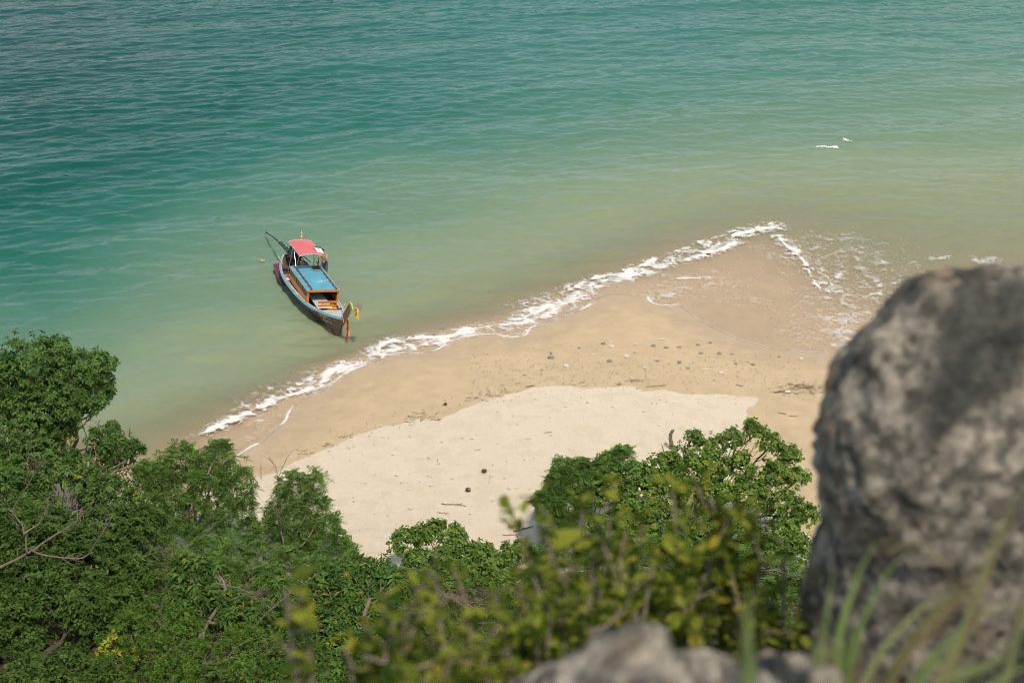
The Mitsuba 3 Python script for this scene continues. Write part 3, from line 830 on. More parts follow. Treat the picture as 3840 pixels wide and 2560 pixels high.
# stern: thwarts, well, maroon boarding plank
bput(BOAT + '__thwart', box(-2.95, -.1, .62, .26, 1.75, .05, .01), 'pale_wood', False)
bput(BOAT + '__thwart', box(-3.35, -.1, .55, .22, 1.7, .05, .01), 'pale_wood', False)
bput(BOAT + '__stern_board', box(-4.05, 0, .60, .05, 1.55, .16, .01), 'dark_line', False)
bput(BOAT + '__crate', box(-2.9, -.62, .42, .42, .34, .28, .02), 'pale_wood', False)
bput(BOAT + '__boarding_plank', hullpts([[x, y, z + c] for x, y, z in [(-6.35, -.30, .16), (-6.15, -.78, .14), (-5.2, -.86, .10), (-4.2, -1.0, .06), (-3.2, -1.0, .02), (-3.2, -.6, .02), (-5.6, -.25, .14)] for c in (0, .05)]), 'maroon_paint', False, label='maroon plank sticking out at the stern quarter')
bput(BOAT + '__boarding_plank', box(-2.8, 1.12, .565, .9, .54, .05, .01), 'pale_wood', False)
# canopy
cv = []
cxs, cys = np.linspace(-3.81, -1.52, 10), np.linspace(-.64, .64, 15)
ctop = np.array([[[x, y, 2.41 - .12 * (y / .64) ** 2 + .012 * math.sin(x * 9)] for y in cys] for x in cxs])
cb = ctop - [0, 0, .012]
bput(BOAT + '__canopy', [trimesh.Trimesh(*loft(ctop), process=False), trimesh.Trimesh(*loft(cb), process=False)], 'red_canvas', 40, label='red cloth sun canopy over the stern')
for i in (0, -1):
    bput(BOAT + '__canopy_hem', tube(ctop[i] + [0, 0, .0], .011, 6), 'white_paint', 40)
    bput(BOAT + '__canopy_bow', tube(ctop[i] - [0, 0, .03], .016, 6), 'steel', 40)
for j in (0, -1):
    bput(BOAT + '__canopy_hem', tube(ctop[:, j], .007, 6), 'white_paint', 40)
for sg, xt, xb, zb, yb in [(-1, -2.75, -2.06, 1.40, .61), (1, -1.56, -2.02, 1.40, .70), (-1, -2.95, -2.8, .64, .86), (1, -3.7, -3.6, .66, .88), (-1, -1.58, -2.0, 1.40, .64)]:
    bput(BOAT + '__canopy_pole', tube(np.array([[xt, sg * .62, 2.30], [xb, sg * yb, zb]]), .018, 7), 'steel', 40)
bput(BOAT + '__canopy_pole', tube(np.array([[-1.6, .30, 2.36], [-2.5, .30, 1.0]]), .012, 7), 'engine_dark', 40)
# board on the corner of the canopy
sb = [np.array(p) for p in [(-2.38, .32, 2.50), (-1.78, .38, 2.38), (-1.80, .76, 2.29), (-2.36, .71, 2.42)]]
nb = np.cross(sb[1] - sb[0], sb[3] - sb[0])
nb /= np.linalg.norm(nb) * np.sign(nb[2])
bput(BOAT + '__sign_board', hullpts([p + nb * c for p in sb for c in (0, .025)]), 'white_paint', False, label='small white board tied on the canopy corner')
bput(BOAT + '__sign_band', hullpts([p + nb * c for p in (sb[0], sb[0] * .82 + sb[1] * .18, sb[3] * .82 + sb[2] * .18, sb[3]) for c in (.022, .029)]), 'dark_line', False)
cc = sb[0] * .3 + sb[1] * .25 + sb[2] * .2 + sb[3] * .25
bput(BOAT + '__sign_mark', hullpts([cc + (sb[3] - sb[0]) * a * .12 + (sb[1] - sb[0]) * b * .035 + nb * c for a in (-1, 1) for b in (-1, 1) for c in (.022, .029)]), 'dark_line', False)
# masthead light at the back of the canopy
prof = np.array([[0, 0], [.02, 0], [.02, .10], [.075, .12], [.08, .16], [.03, .2], [.035, .24], [.07, .30], [.06, .36], [.03, .40], [.02, .50], [0, .52]])
ml = trimesh.creation.revolve(prof, sections=14)
ml.apply_translation([-3.86, .06, 2.41])
bput(BOAT + '__mast_light', ml, 'gold', 40, label='small pale gilded finial at the back of the canopy')
# engine and its long shaft
ROOT, TIP = np.array([-5.62, -.16, 1.12]), np.array([-12.25, .28, -.02])
ENG = BOAT + '__engine'
eparts = [box(-5.25, .06, 1.10, .70, .46, .40, .03), box(-5.0, .05, 1.36, .56, .38, .22, .02), box(-4.72, .10, 1.14, .26, .52, .48, .03), box(-5.5, .0, .96, .30, .30, .26, .03)]
bput(ENG, eparts, 'engine_dark', False, label='dark greasy motor mounted on the stern')
sub = lambda n, m, mt, sm=40: bput(f'{ENG}__{n}', m, mt, sm)
fl = trimesh.creation.cylinder(.2, .07, sections=20)
fl.apply_transform(trimesh.transformations.rotation_matrix(np.pi / 2, [0, 1, 0]))
fl.apply_translation([-4.55, .1, 1.12])
sub('flywheel', fl, 'engine_dark')
sub('exhaust', tube(np.array([[-5.1, .22, 1.35], [-5.3, .28, 1.52], [-5.7, .3, 1.55], [-6.0, .3, 1.45]]), .035, 8), 'shaft_green')
sub('radiator', box(-4.45, .12, 1.34, .09, .42, .36, .02), 'engine_dark', False)
sub('hose', tube(np.array([[-4.6, -.05, 1.5], [-4.9, -.2, 1.55], [-5.2, -.12, 1.42]]), .028, 7), 'rubber')
sub('hose', tube(np.array([[-4.5, .3, 1.2], [-4.2, .45, 1.0], [-3.9, .5, 1.05]]), .03, 7), 'rubber')
sub('tiller', tube(np.array([[-4.7, .25, 1.25], [-4.1, .42, 1.28], [-3.5, .55, 1.22]]), .025, 7), 'engine_dark')
sub('valve_cover', box(-5.0, .05, 1.40, .40, .20, .07, .02), 'shaft_green', False)
sub('bracket', box(-5.55, 0, .82, .34, .40, .12, .02), 'shaft_green', False)
sub('lever', tube(np.array([[-5.75, -.12, 1.15], [-5.78, -.15, 1.5]]), .012, 6), 'engine_dark')
sub('air_filter', (lambda c: (c.apply_translation([-5.1, -.12, 1.5]), c)[1])(trimesh.creation.cylinder(.09, .16, sections=16)), 'engine_dark')
L = lambda t: ROOT + (TIP - ROOT) * t
sag = lambda t: L(t) + np.array([0, 0, .10 * math.sin(t * math.pi)])
bput(BOAT + '__shaft_housing', [trimesh.Trimesh(*tube(np.array([sag(t) for t in np.linspace(-.04, .36, 8)]), .085, 10), process=False)] + [box(*(sag(t) + [0, .0, .10]), .12, .08, .10, .01) for t in (.06, .16, .26)], 'shaft_green', 40)
bput(BOAT + '__propeller_shaft', tube(np.array([sag(t) for t in np.linspace(.34, 1, 12)]), np.linspace(.05, .035, 12), 8), 'shaft_green', 40, label='long dark propeller shaft trailing to the water')
bput(BOAT + '__shaft_collar', tube(np.array([sag(.355), sag(.375)]), .095, 10), 'pale_wood', 40)
bl = []
for a in (0, 2.1, 4.2):
    bl.append(hullpts([TIP + [0, math.cos(a) * r - math.sin(a) * w, math.sin(a) * r + math.cos(a) * w] + np.array([c + w * .5, 0, 0]) for r in (.03, .13) for w in (-.045, .045) for c in (0, .008)]))
bput(BOAT + '__propeller', bl, 'steel', False)
# hose loop over the stern quarter
a = np.linspace(-.2, 3.3, 12)
bput(BOAT + '__hose_loop', tube(np.c_[-5.2 - .42 * np.cos(a), -.62 - .16 * np.sin(a), .70 + .30 * np.sin(a)], .022, 6), 'rope_white', 40)
# bow rail pins
for x in (2.55, 2.85):
    bput(BOAT + '__rail_pin', tube(np.array([[x, HB(x) - .05, ZS(x) + .02], [x + .02, HB(x) + .30, ZS(x) + .06]]), .011, 5), 'white_paint', 40)
# lettering on the starboard bow (strokes of the painted name)
G1 = [[[(.15, .0), (.0, .1), (.1, .25), (.0, .9), (.12, 1.0)], [(.3, 0), (.22, .12), (.3, .2)], [(.3, .0), (.3, .95), (.48, .3), (.66, .95), (.66, 0)]],
      [[(.05, .9), (.05, .1), (.2, .0), (.3, .15)], [(.05, .5), (.3, .9), (.55, .7), (.55, 0)], [(.75, 0), (.75, 1.0)]],
      [[(.1, .95), (.2, .75), (.05, .6), (.3, .5), (.3, 0), (.12, .06)], [(.3, .5), (.6, .95), (.6, 0)], [(.15, -.15), (.3, -.45), (.5, -.2), (.62, -.45)]],
      [[(.1, .7), (.3, 1.0), (.55, .75), (.55, .2), (.3, 0), (.08, .2), (.2, .42)], [(.1, 1.25), (.32, 1.42), (.6, 1.22)]],
      [[(.1, .75), (.3, 1.0), (.5, .8), (.5, 0)], [(.28, 1.2), (.5, 1.25)]],
      [[(.1, .9), (.35, 1.0), (.42, .6), (.42, 0)]]]
G2 = [[[(.1, .1), (.0, .4), (.3, .95), (.4, .5), (.4, 0)], [(.6, 0), (.6, 1)]], [[(.1, .8), (.35, 1), (.5, .7), (.5, 0), (.2, .05)]], [[(.05, 0), (.05, .8), (.25, 1), (.5, .8), (.5, 0)]],
      [[(.1, .6), (.3, 1), (.55, .6), (.3, .05), (.1, .3)]], [[(.05, .9), (.1, .1), (.4, .0), (.5, .9)]], [[(.1, .75), (.35, 1), (.5, .6), (.5, 0), (.15, .1), (.3, .45)]], [[(.1, .9), (.2, .2), (.5, .0), (.6, 1.1)]]]


def letter(glyphs, x0, z0, h, step, slope, wgt):
    out = []
    for i, gl in enumerate(glyphs):
        polys = shapely.union_all([LineString([(x0 + i * step + a * h * .85, b * h) for a, b in st]).buffer(wgt) for st in gl])
        for pg in getattr(polys, 'geoms', [polys]):
            m = trimesh.creation.extrude_polygon(pg, .004, engine='earcut')
            v = m.vertices
            x, z = v[:, 0], z0 + (v[:, 0] - x0) * slope + v[:, 1]
            p = hull_at(x, z)
            p2 = hull_at(x, z + .02)
            p3 = hull_at(x + .02, z)
            nn = np.cross(p3 - p, p2 - p)
            nn /= np.linalg.norm(nn, axis=1, keepdims=True)
            nn *= np.where(nn[:, 1:2] < 0, -1, 1)
            q = p + nn * (.003 + v[:, 2:3])
            out.append(trimesh.Trimesh(q * [1, -1, 1], m.faces, process=False))
    return out


mat('letter_paint', [.60, .64, .60], .6)
bput(BOAT + '__lettering', letter(G1, 2.48, .56, .17, .20, .13, .019), 'letter_paint', False, label='white painted name on the starboard bow')
bput(BOAT + '__lettering', letter(G2, 2.72, .36, .10, .135, .13, .014), 'letter_paint', False)
bput(BOAT + '__lettering', letter([[[(0, .5), (2.6, .5)], [(0, 0), (2.9, 0)]]], 3.95, .83, .09, .2, .13, .008), 'letter_paint', False)
# things that lie in, hang from or are tied to the boat
a = np.linspace(0, 2 * np.pi, 33)
k = new('life_ring')
bput(k + '__tube', tube(np.c_[-1.88 + .19 * np.cos(a), .41 + .19 * np.sin(a), np.full(33, 1.46)], .06, 10, False), 'rubber', True)
bput(k + '__cord', tube(np.c_[-1.86 + .25 * np.cos(a), .41 + .25 * np.sin(a), np.full(33, 1.445) + .012 * np.sin(a * 6)], .014, 6, False), 'rope_white', True)
tag(k, 'black inner tube with a white cord lying on the blue cabin roof', 'inner tube')
g = np.random.default_rng(5)


def ribbon(key, path, w, m, lab):
    p = np.asarray(path, float)
    p = smooth_line(p, 14)
    side = np.array([.25, 1, 0]) / math.hypot(.25, 1)
    wob = np.cumsum(g.normal(0, .006, (14, 3)), 0)
    wid = .8 * w * (1 + .3 * np.sin(np.arange(14) * 1.3))[:, None]
    r0, r1 = p + wob - side * wid / 2, p + wob + side * wid / 2
    off = np.array([.012, 0, 0])
    v, f = loft(np.stack([r0, r1, r1 + off, r0 + off], 1), True)
    return bput(key, (v, f), m, 40, label=lab, cat='ribbon', group='cloth ribbons tied to the prow')


q = pa + dirn * .36
ribbon('prow_ribbon', [q + [.14, .10, 0], q + [.20, .14, -.1], q + [.21, .16, -.5], q + [.21, .17, -.98]], .10, 'ribbon_red', 'long red ribbon hanging lowest from the prow')
ribbon('prow_ribbon', [q + [.15, .15, 0], q + [.22, .20, -.1], q + [.24, .23, -.4], q + [.24, .25, -.82]], .06, 'ribbon_yellow', 'yellow ribbon hanging beside the long red one at the bow')
ribbon('prow_ribbon', [q + [.15, .05, .02], q + [.2, .08, -.06], q + [.2, .08, -.2]], .05, 'ribbon_yellow', 'short yellow ribbon end knotted at the foot of the prow post')
t0 = pb + dirn * .0 + prp * .0
ribbon('prow_ribbon', [t0 + [.0, .10, .0], t0 + [.10, .30, -.05], t0 + [.12, .34, -.25], t0 + [.12, .36, -.55]], .10, 'ribbon_yellow', 'yellow ribbon hanging from the top of the prow post')
ribbon('prow_ribbon', [t0 + [-.05, .08, .02], t0 + [.05, .24, -.02], t0 + [.08, .26, -.3], t0 + [.09, .27, -.5]], .07, 'ribbon_red', 'red ribbon hanging from the top of the prow post')
ribbon('prow_ribbon', [t0 + [.08, .36, -.42], t0 + [.09, .37, -.55], t0 + [.10, .38, -.64]], .09, 'ribbon_green', 'pale green ribbon tip below the yellow one at the prow top')
wr = [t0 + dirn * .03 + prp * x + np.array([0, y, z]) for x, y, z in [(.20, 0, .03), (.1, .05, .05), (0, .06, .05), (-.1, .07, .05), (-.2, .08, .03)]]
bput('prow_garland', tube(smooth_line(wr, 14), .045, 7), 'ribbon_green', True, label='yellow green flower garland over the top of the prow post', cat='garland')
bput('prow_net', hullpts([t0 + np.array(c) for c in [(.0, .12, .06), (-.25, .45, .10), (-.05, .62, .04), (.1, .5, -.16), (.08, .2, -.1), (-.1, .3, .0)]]), 'grey_net', False, label='grey rag of netting tied behind the prow top', cat='netting')
# lines, cloth, oddments on the deck
rp = [hull_at(2.85, ZS(2.85) + 0.0) * [1, -1, 1] + [0, -.09, .06], hull_at(2.95, .62) * [1, -1, 1] + [0, -.06, 0], hull_at(3.25, .22) * [1, -1, 1] + [.05, -.12, 0], np.array([3.75, -.16, -.12]), np.array([4.0, -.04, -.36])]
bput('bow_line', tube(smooth_line(rp, 20), .011, 5), 'rope_tan', True, label='thin bow line running from the rail down into the water', cat='rope')
coil = [(2.52, .38, .90), (2.45, .55, .86), (2.40, .72, .86), (2.52, .84, .88), (2.34, .86, .90), (2.2, .95, .93), (2.05, .92, .96), (2.2, .82, .93), (2.42, .70, .88), (2.6, .60, .91)]
bput('deck_rope', tube(smooth_line(coil, 40), .020, 6), 'rope_tan', True, label='loose tan rope looped on the deck beside the bench back', cat='rope')
for lab, c, r, m in [('crumpled yellow cloth on the deck before the bench back', (2.42, .02, .87), (.06, .13, .035), 'yellow_cloth'), ('smaller yellow scrap of cloth right of the crumpled one', (2.40, .28, .87), (.06, .08, .04), 'yellow_cloth')]:
    bput('yellow_cloth_piece', blob(c, r, 9, .4, 3, 3), m, 30, label=lab, cat='cloth')
for y, lab in ((.44, 'black sandal on the deck, the one nearer the yellow cloth'), (.53, 'black sandal on the deck, the one nearer the tan rope')):
    i = int(y > .5)
    bput('sandal', blob((2.50, y, .87), (.11, .04, .025), 3 + i, .1, 1.5, 2), 'rubber', 40, label=lab, cat='sandal', group='pair of sandals on the deck')
bput('cloth_bundle', blob((1.55, -.56, .52), (.30, .14, .10), 21, .4, 2.4, 3), 'pale_panel', 30, label='pale bundle of cloth beside the platform in the bow well', cat='bundle')
bput('cloth_bundle', blob((1.9, .72, .62), (.30, .12, .14), 25, .4, 2.4, 3), 'blue_cloth', 30, label='dark blue bundle stowed along the port side of the bow well', cat='bundle')
bput('white_bag', blob((-2.35, -.93, .70), (.16, .07, .07), 27, .4, 2.4, 3), 'white_paint', 30, label='white plastic bag on the side deck beside the cabin', cat='bag')

# ------------------------------------------------------------------ the man at the canopy
def hull_chain(bones, edge=.03, n=9):
    parts = []
    for a, ra, b, rb in bones:
        s = [Manifold.sphere(float(r), n * 2).translate([float(x) for x in c]) for c, r in ((a, ra), (b, rb))]
        parts.append(Manifold.batch_hull(s))
    m = parts[0]
    for q in parts[1:]:
        m = m + q
    m = m.refine_to_length(edge)
    me = m.to_mesh()
    t = trimesh.Trimesh(me.vert_properties[:, :3], me.tri_verts, process=True)
    trimesh.smoothing.filter_taubin(t, iterations=8)
    return t


FEET = b2w([[-2.75, 1.23, .60]])[0]


def person_mesh(bones, m, key):
    t = hull_chain(bones)
    v = t.vertices
    ang = math.radians(-118)         # turned towards the canopy pole at its right
    c, s = math.cos(ang), math.sin(ang)
    v = np.c_[v[:, 0] * c - v[:, 1] * s, v[:, 0] * s + v[:, 1] * c, v[:, 2]] + FEET
    scene[key] = ply(trimesh.Trimesh(v, t.faces, process=False), m, True)


V = np.array                         # x forward, y left, z up
PK = new('person')
hip = {1: V([0, .09, .86]), -1: V([0, -.09, .86])}
body, trousers, hands = [], [], []
neck, head = V([.07, 0, 1.40]), V([.13, -.02, 1.50])
shl = {1: V([.05, .18, 1.31]), -1: V([.05, -.18, 1.31])}
elb = {1: V([.20, .26, 1.08]), -1: V([.22, -.24, 1.10])}
wri = {1: V([.38, .16, 1.16]), -1: V([.36, -.13, 1.02])}
for sg in (1, -1):
    kn, an, to = V([.05, sg * .10, .47]), V([-.02, sg * .10, .08]), V([.14, sg * .13, .03])
    body += [(hip[sg], .085, kn, .056), (kn, .056, an, .040), (an, .042, to, .034), (shl[sg], .055, elb[sg], .042), (elb[sg], .042, wri[sg], .028), (neck - [0, 0, .06], .06, shl[sg], .055)]
    trousers += [(hip[sg], .105, V([.03, sg * .10, .42]), .082)]
    w, d = wri[sg], (wri[sg] - elb[sg]) / np.linalg.norm(wri[sg] - elb[sg])
    lat = np.cross(d, [0, 0, 1])
    body += [(w, .027, w + d * .075, .032)]
    for i, (o, ln) in enumerate([(-.030, .070), (-.010, .082), (.010, .078), (.030, .062)]):
        kp = w + d * .085 + lat * o
        body += [(kp, .0095, kp + d * ln * .55 - [0, 0, .010], .009), (kp + d * ln * .55 - [0, 0, .010], .009, kp + d * ln * .75 - [0, 0, .040], .0075)]
    body += [(w + d * .03 - lat * .03 * sg, .011, w + d * .075 - lat * .06 * sg - [0, 0, .02], .009)]
body += [(V([0, 0, .88]), .135, V([.0, 0, 1.0]), .115), (V([0, 0, 1.0]), .115, V([.03, .06, 1.22]), .115), (V([0, 0, 1.0]), .115, V([.03, -.06, 1.22]), .115), (V([.04, 0, 1.28]), .09, neck, .055),
         (neck, .05, head - [0, 0, .03], .055), (head, .085, head + [.02, 0, .06], .088), (head + [.03, 0, -.02], .06, head + [.055, 0, -.055], .042),
         (head + [.10, 0, .03], .014, head + [.115, 0, .0], .014), (head + [.01, .088, .03], .014, head + [.01, .09, .0], .012), (head + [.01, -.088, .03], .014, head + [.01, -.09, .0], .012)]
trousers += [(V([0, .04, .90]), .125, V([0, -.04, .90]), .125), (hip[1], .105, hip[-1], .105), (V([0, 0, .86]), .13, V([0, 0, .98]), .122)]
shirt = [(V([.0, 0, .93]), .142, V([0, 0, 1.02]), .130), (V([0, 0, 1.02]), .130, V([.035, .065, 1.23]), .125), (V([0, 0, 1.02]), .130, V([.035, -.065, 1.23]), .125), (V([.04, 0, 1.27]), .10, neck - [0, 0, .02], .07)]
for sg in (1, -1):
    shirt += [(V([.04, sg * .08, 1.27]), .085, shl[sg], .07), (shl[sg], .070, shl[sg] * .42 + elb[sg] * .58, .062)]
person_mesh(body, 'skin', PK + '__body')
person_mesh(shirt, 'shirt', PK + '__shirt')
person_mesh(trousers, 'denim', PK + '__trousers')
person_mesh([(head + [-.02, 0, .07], .092, head + [.03, 0, .085], .080), (head + [-.035, 0, .0], .075, head + [-.02, 0, .06], .09)], 'hair', PK + '__hair')
tag(PK, 'barefoot person in a tan shirt and blue trousers reaching to the canopy pole', 'person')

# ------------------------------------------------------------------ the slope below the camera
hx, hy = np.r_[np.linspace(-900, -45, 12), np.arange(-44, 44.1, .8), np.linspace(45, 900, 12)], np.r_[np.linspace(-900, -20, 12), np.arange(-19, 44, .6)]
HX, HY = np.meshgrid(hx, hy)
HP = np.c_[HX.ravel(), HY.ravel()]


def hill_z(P):
    P = np.atleast_2d(P)
    z = np.interp(P[:, 1], [-900, -30, -4, .6, 1.4, 2.6, 4, 6, 10, 16, 22, 28, 34, 37, 39.5, 41.2, 44], [60, 30, 24.9, 24.35, 24.15, 23.2, 21.6, 19.4, 14.6, 9.2, 5.8, 3.7, 2.6, 2.1, 1.5, .6, -.8])
    k = np.clip((P[:, 1] - 3) / 6, 0, 1) * np.clip((42 - P[:, 1]) / 6, 0, 1)
    return z + k * 1.3 * (meshkit.fbm(np.c_[P * .22, P[:, :1] * 0], 4, 70) - .5) + .12 * (meshkit.fbm(np.c_[P * 1.6, P[:, :1] * 0], 3, 71) - .5)


HILL = lambda x, y: float(hill_z(np.array([[x, y]]))[0])
mat('leaf_litter', proc(lambda p, n, uv: mix(mix([.030, .024, .014], [.075, .058, .034], fbm(p.x * 3, p.y * 3, p.z * 3)), [.12, .10, .075], smoothstep(.62, .8, noise(p.x * 11, p.y * 11, p.z * 11)))), .95)
add('hillside', (np.c_[HP, hill_z(HP)], grid_faces(*HX.shape)), 'leaf_litter', True, kind='structure')

# ------------------------------------------------------------------ trees and bushes
def leaf_mat(name, dark, light, yellow, rough, yel=.05, trans=.75):
    def f(p, n, uv):
        r = uv.x
        c = mix(dark, light, smoothstep(.1, .95, r))
        c = c * (.95 + .5 * fbm(p.x * 1.1, p.y * 1.1, p.z * 1.1, 2))
        return dr.select(cell_rand01(r) < yel, mi.Color3f(yellow), c)
    scene[name] = {'type': 'principledthin', 'base_color': proc(f), 'roughness': rough, 'diff_trans': trans, 'eta': 1.45}
    return name


def cell_rand01(r):
    return mikit.cell_rand(r * 4096, 3, 7)


leaf_mat('leaf_glossy', [.058, .125, .034], [.17, .30, .085], [.30, .34, .04], .30, .02)
leaf_mat('leaf_glossy_deep', [.050, .100, .026], [.130, .225, .055], [.20, .26, .03], .32, .012)
leaf_mat('leaf_feather', [.085, .17, .040], [.19, .32, .085], [.28, .30, .04], .55, .01, .8)
leaf_mat('leaf_long', [.055, .125, .030], [.15, .27, .070], [.36, .30, .05], .34, .05)
leaf_mat('leaf_round', [.10, .20, .045], [.26, .39, .10], [.34, .38, .05], .45, .03, .8)
leaf_mat('leaf_small', [.065, .15, .026], [.16, .29, .055], [.33, .30, .05], .45, .05)
leaf_mat('leaf_near', [.040, .080, .012], [.27, .31, .045], [.38, .33, .05], .45, .03, .8)
leaf_mat('leaf_yellow', [.26, .36, .045], [.40, .44, .06], [.46, .36, .07], .45, .2, .8)
mat('bark_grey', proc(lambda p, n, uv: mix([.13, .105, .08], [.32, .275, .22], fbm(p.x * 9, p.y * 9, p.z * 4))), .85)
mat('bark_dark', proc(lambda p, n, uv: mix([.045, .036, .028], [.13, .105, .08], fbm(p.x * 9, p.y * 9, p.z * 4))), .85)

UZ = np.array([0, 0, 1.0])
DENSE = 1.35


def unit(v):
    return v / (np.linalg.norm(v, axis=-1, keepdims=True) + 1e-12)


def leaf_mesh(o, d, n, L, W, rnd, droop=.18, fold=.18):
    """Oval leaves folded along the midrib, four triangles each."""
    s = unit(np.cross(d, n))
    n = unit(np.cross(s, d))
    L, W = L[:, None], W[:, None]
    v = np.stack([o, o + d * L * .46 + s * W * .5 + n * W * fold, o + d * L * .5 - n * W * .05, o + d * L * .46 - s * W * .5 + n * W * fold, o + d * L - UZ * L * droop], 1)
    m = len(o)
    f = (np.arange(m)[:, None, None] * 5 + np.array([[0, 2, 1], [0, 3, 2], [1, 2, 4], [2, 3, 4]])[None]).reshape(-1, 3)
    return v.reshape(-1, 3), f, np.repeat(np.c_[rnd, rnd * 0], 5, 0)


def rosettes(c, a, g, k, L, W, spread=(45, 100), droop=.18, var=.3, jit=.5):
    """k leaves round each twig end c with twig direction a."""
    m = len(c)
    ref = np.where(np.abs(a[:, 2:]) < .9, UZ, np.array([1.0, 0, 0]))
    u = unit(np.cross(a, ref))
    w = np.cross(a, u)
    ph = g.random((m, 1)) * 6.28 + np.arange(k) * 2.4 + g.normal(0, .3, (m, k))
    be = np.radians(g.uniform(spread[0], spread[1], (m, k)))
    rad = np.cos(ph)[..., None] * u[:, None] + np.sin(ph)[..., None] * w[:, None]
    d = np.cos(be)[..., None] * a[:, None] + np.sin(be)[..., None] * rad
    n = unit(a[:, None] * 1.0 + UZ * .5 + g.normal(0, .28, (m, k, 3)))
    size = (1 + g.normal(0, var * .5, (m, k))).clip(.5, 1.6)
    o = c[:, None] + a[:, None] * (g.random((m, k, 1)) - .6) * L * jit + rad * L * .08
    base = g.random((m, 1)) * .6
    rnd = np.clip(base + g.random((m, k)) * .4, 0, 1)
    return leaf_mesh(o.reshape(-1, 3), unit(d).reshape(-1, 3), n.reshape(-1, 3), (L * size).ravel(), (W * size).ravel(), rnd.ravel(), droop)


def fronds(c, a, g, k, L, pairs, lw):
    """k feathery fronds round each twig end: a drooping midrib with pairs of narrow leaflets (two triangles each)."""
    m = len(c)
    ref = np.where(np.abs(a[:, 2:]) < .9, UZ, np.array([1.0, 0, 0]))
    u = unit(np.cross(a, ref))
    w = np.cross(a, u)
    ph = g.random((m, 1)) * 6.28 + np.arange(k) * 2.4
    be = np.radians(g.uniform(40, 95, (m, k)))
    rad = np.cos(ph)[..., None] * u[:, None] + np.sin(ph)[..., None] * w[:, None]
    d = (np.cos(be)[..., None] * a[:, None] + np.sin(be)[..., None] * rad).reshape(-1, 3)
    o = np.repeat(c, k, 0)
    Ls = L * g.uniform(.7, 1.25, len(o))
    t = np.linspace(.15, 1, pairs)
    p = o[:, None] + d[:, None] * (t * 1.0)[None, :, None] * Ls[:, None, None] - UZ * (t ** 2 * .38)[None, :, None] * Ls[:, None, None]
    s = unit(np.cross(d, UZ))[:, None]
    ll = (lw * 3.0 * np.sin(np.pi * (.12 + .80 * t)) ** .7)[None, :, None] * (Ls / L)[:, None, None]
    V, rn = [], g.random((len(o), 1))
    dd = d[:, None]
    for sg in (-1, 1):
        side = unit(s * sg + dd * .35 - UZ * .25)
        q = p + side * ll
        V.append(np.stack([p, p + side * ll * .5 + dd * lw * .55, q, p + side * ll * .5 - dd * lw * .55], 2))
    v = np.stack(V, 2).reshape(-1, 3)
    m4 = len(v) // 4
    f = (np.arange(m4)[:, None, None] * 4 + np.array([[0, 1, 2], [0, 2, 3]])[None]).reshape(-1, 3)
    rnd = np.clip(np.repeat(rn, pairs * 2 * 4, 1).ravel() * .7 + np.repeat(g.random(m4) * .3, 4), 0, 1)
    return v, f, np.c_[rnd, rnd * 0]


def lobe_points(lobes, per_area, g, up=.15, shell=(.50, 1.06), lump=.40, low=-.55):
    """Twig ends spread through the outer part of a group of ellipsoids, in clumps, and the direction each one points."""
    C, A = [], []
    for i, (c, r) in enumerate(lobes):
        r = np.broadcast_to(np.asarray(r, float), 3)
        n = max(int(per_area * DENSE * 4 * np.pi * (r[0] * r[1] + r[0] * r[2] + r[1] * r[2]) / 3), 8)
        d = unit(g.normal(0, 1, (int(n * 1.9), 3)))
        d = d[d[:, 2] > low + g.normal(0, .12, len(d))]
        d = d[:n]
        lm = meshkit.fbm(d * 1.9 + c * .7 + i * 9.1, 3, 3)
        shoot = g.random(len(d)) < .10
        rad = g.uniform(shell[0], shell[1], len(d)) ** .6 * (1 + lump * 2.2 * (lm - .5))
        ok = (lm > .34) | shoot
        rad = np.where(shoot, g.uniform(1.0, 1.38, len(d)), rad)
        p = c + d * rad[:, None] * r
        for j, (c2, r2) in enumerate(lobes):
            if j != i:
                ok &= ~((((p - c2) / np.asarray(r2)) ** 2).sum(1) < .30)
        C.append(p[ok])
        A.append(unit(d[ok] / r * r.mean() + UZ * up + g.normal(0, .32, (ok.sum(), 3))))
    return np.vstack(C), np.vstack(A)


def limbs(base, fork, lobes, g, r0, twigs=10, ends=None, thin=1.0):
    """Trunk to the fork, a limb to each lobe and branches from it to some of the twig ends."""
    tr, br = [], []

    def curve(a, b, ra, rb, bend, n=7, k=6):
        t = np.linspace(0, 1, n)
        off = g.normal(0, bend, 3) * np.linalg.norm(b - a)
        p = a + (b - a) * t[:, None] + np.sin(t * np.pi)[:, None] * off + g.normal(0, bend * .22, (n, 3)) * np.linalg.norm(b - a) * (np.sin(t * np.pi) > .1)[:, None]
        return p, tube(p, ra + (rb - ra) * t ** .8, k, False)
    tp, m = curve(base, fork, r0 * 1.25, r0 * .8, .07, 9, 8)
    tr.append(m)
    for c, r in lobes:
        r = np.broadcast_to(np.asarray(r, float), 3)
        j = tp[g.integers(4, 9)]
        lp, m = curve(j, c - [0, 0, r[2] * .25], r0 * .62, r0 * .26, .10, 8)
        br.append(m)
        for _ in range(twigs):
            q = lp[g.integers(3, 8)]
            d = unit(g.normal(0, 1, 3) + [0, 0, .5])
            e = c + d * r * g.uniform(.6, .95)
            p2, m = curve(q, e, r0 * .17 * thin, r0 * .05 * thin, .10, 6, 5)
            br.append(m)
            for _ in range(3):
                q2 = p2[g.integers(2, 5)]
                e2 = q2 + unit(e - q + g.normal(0, .8, 3) * np.linalg.norm(e - q)) * r.mean() * g.uniform(.25, .55)
                br.append(curve(q2, e2, r0 * .07 * thin, r0 * .025 * thin, .1, 4, 4)[1])
    return tr, br


def lobe_at(px, py, Y, r, flat=.85):
    p = aty(px, py, Y)
    return p, np.array([r, r, r * flat])


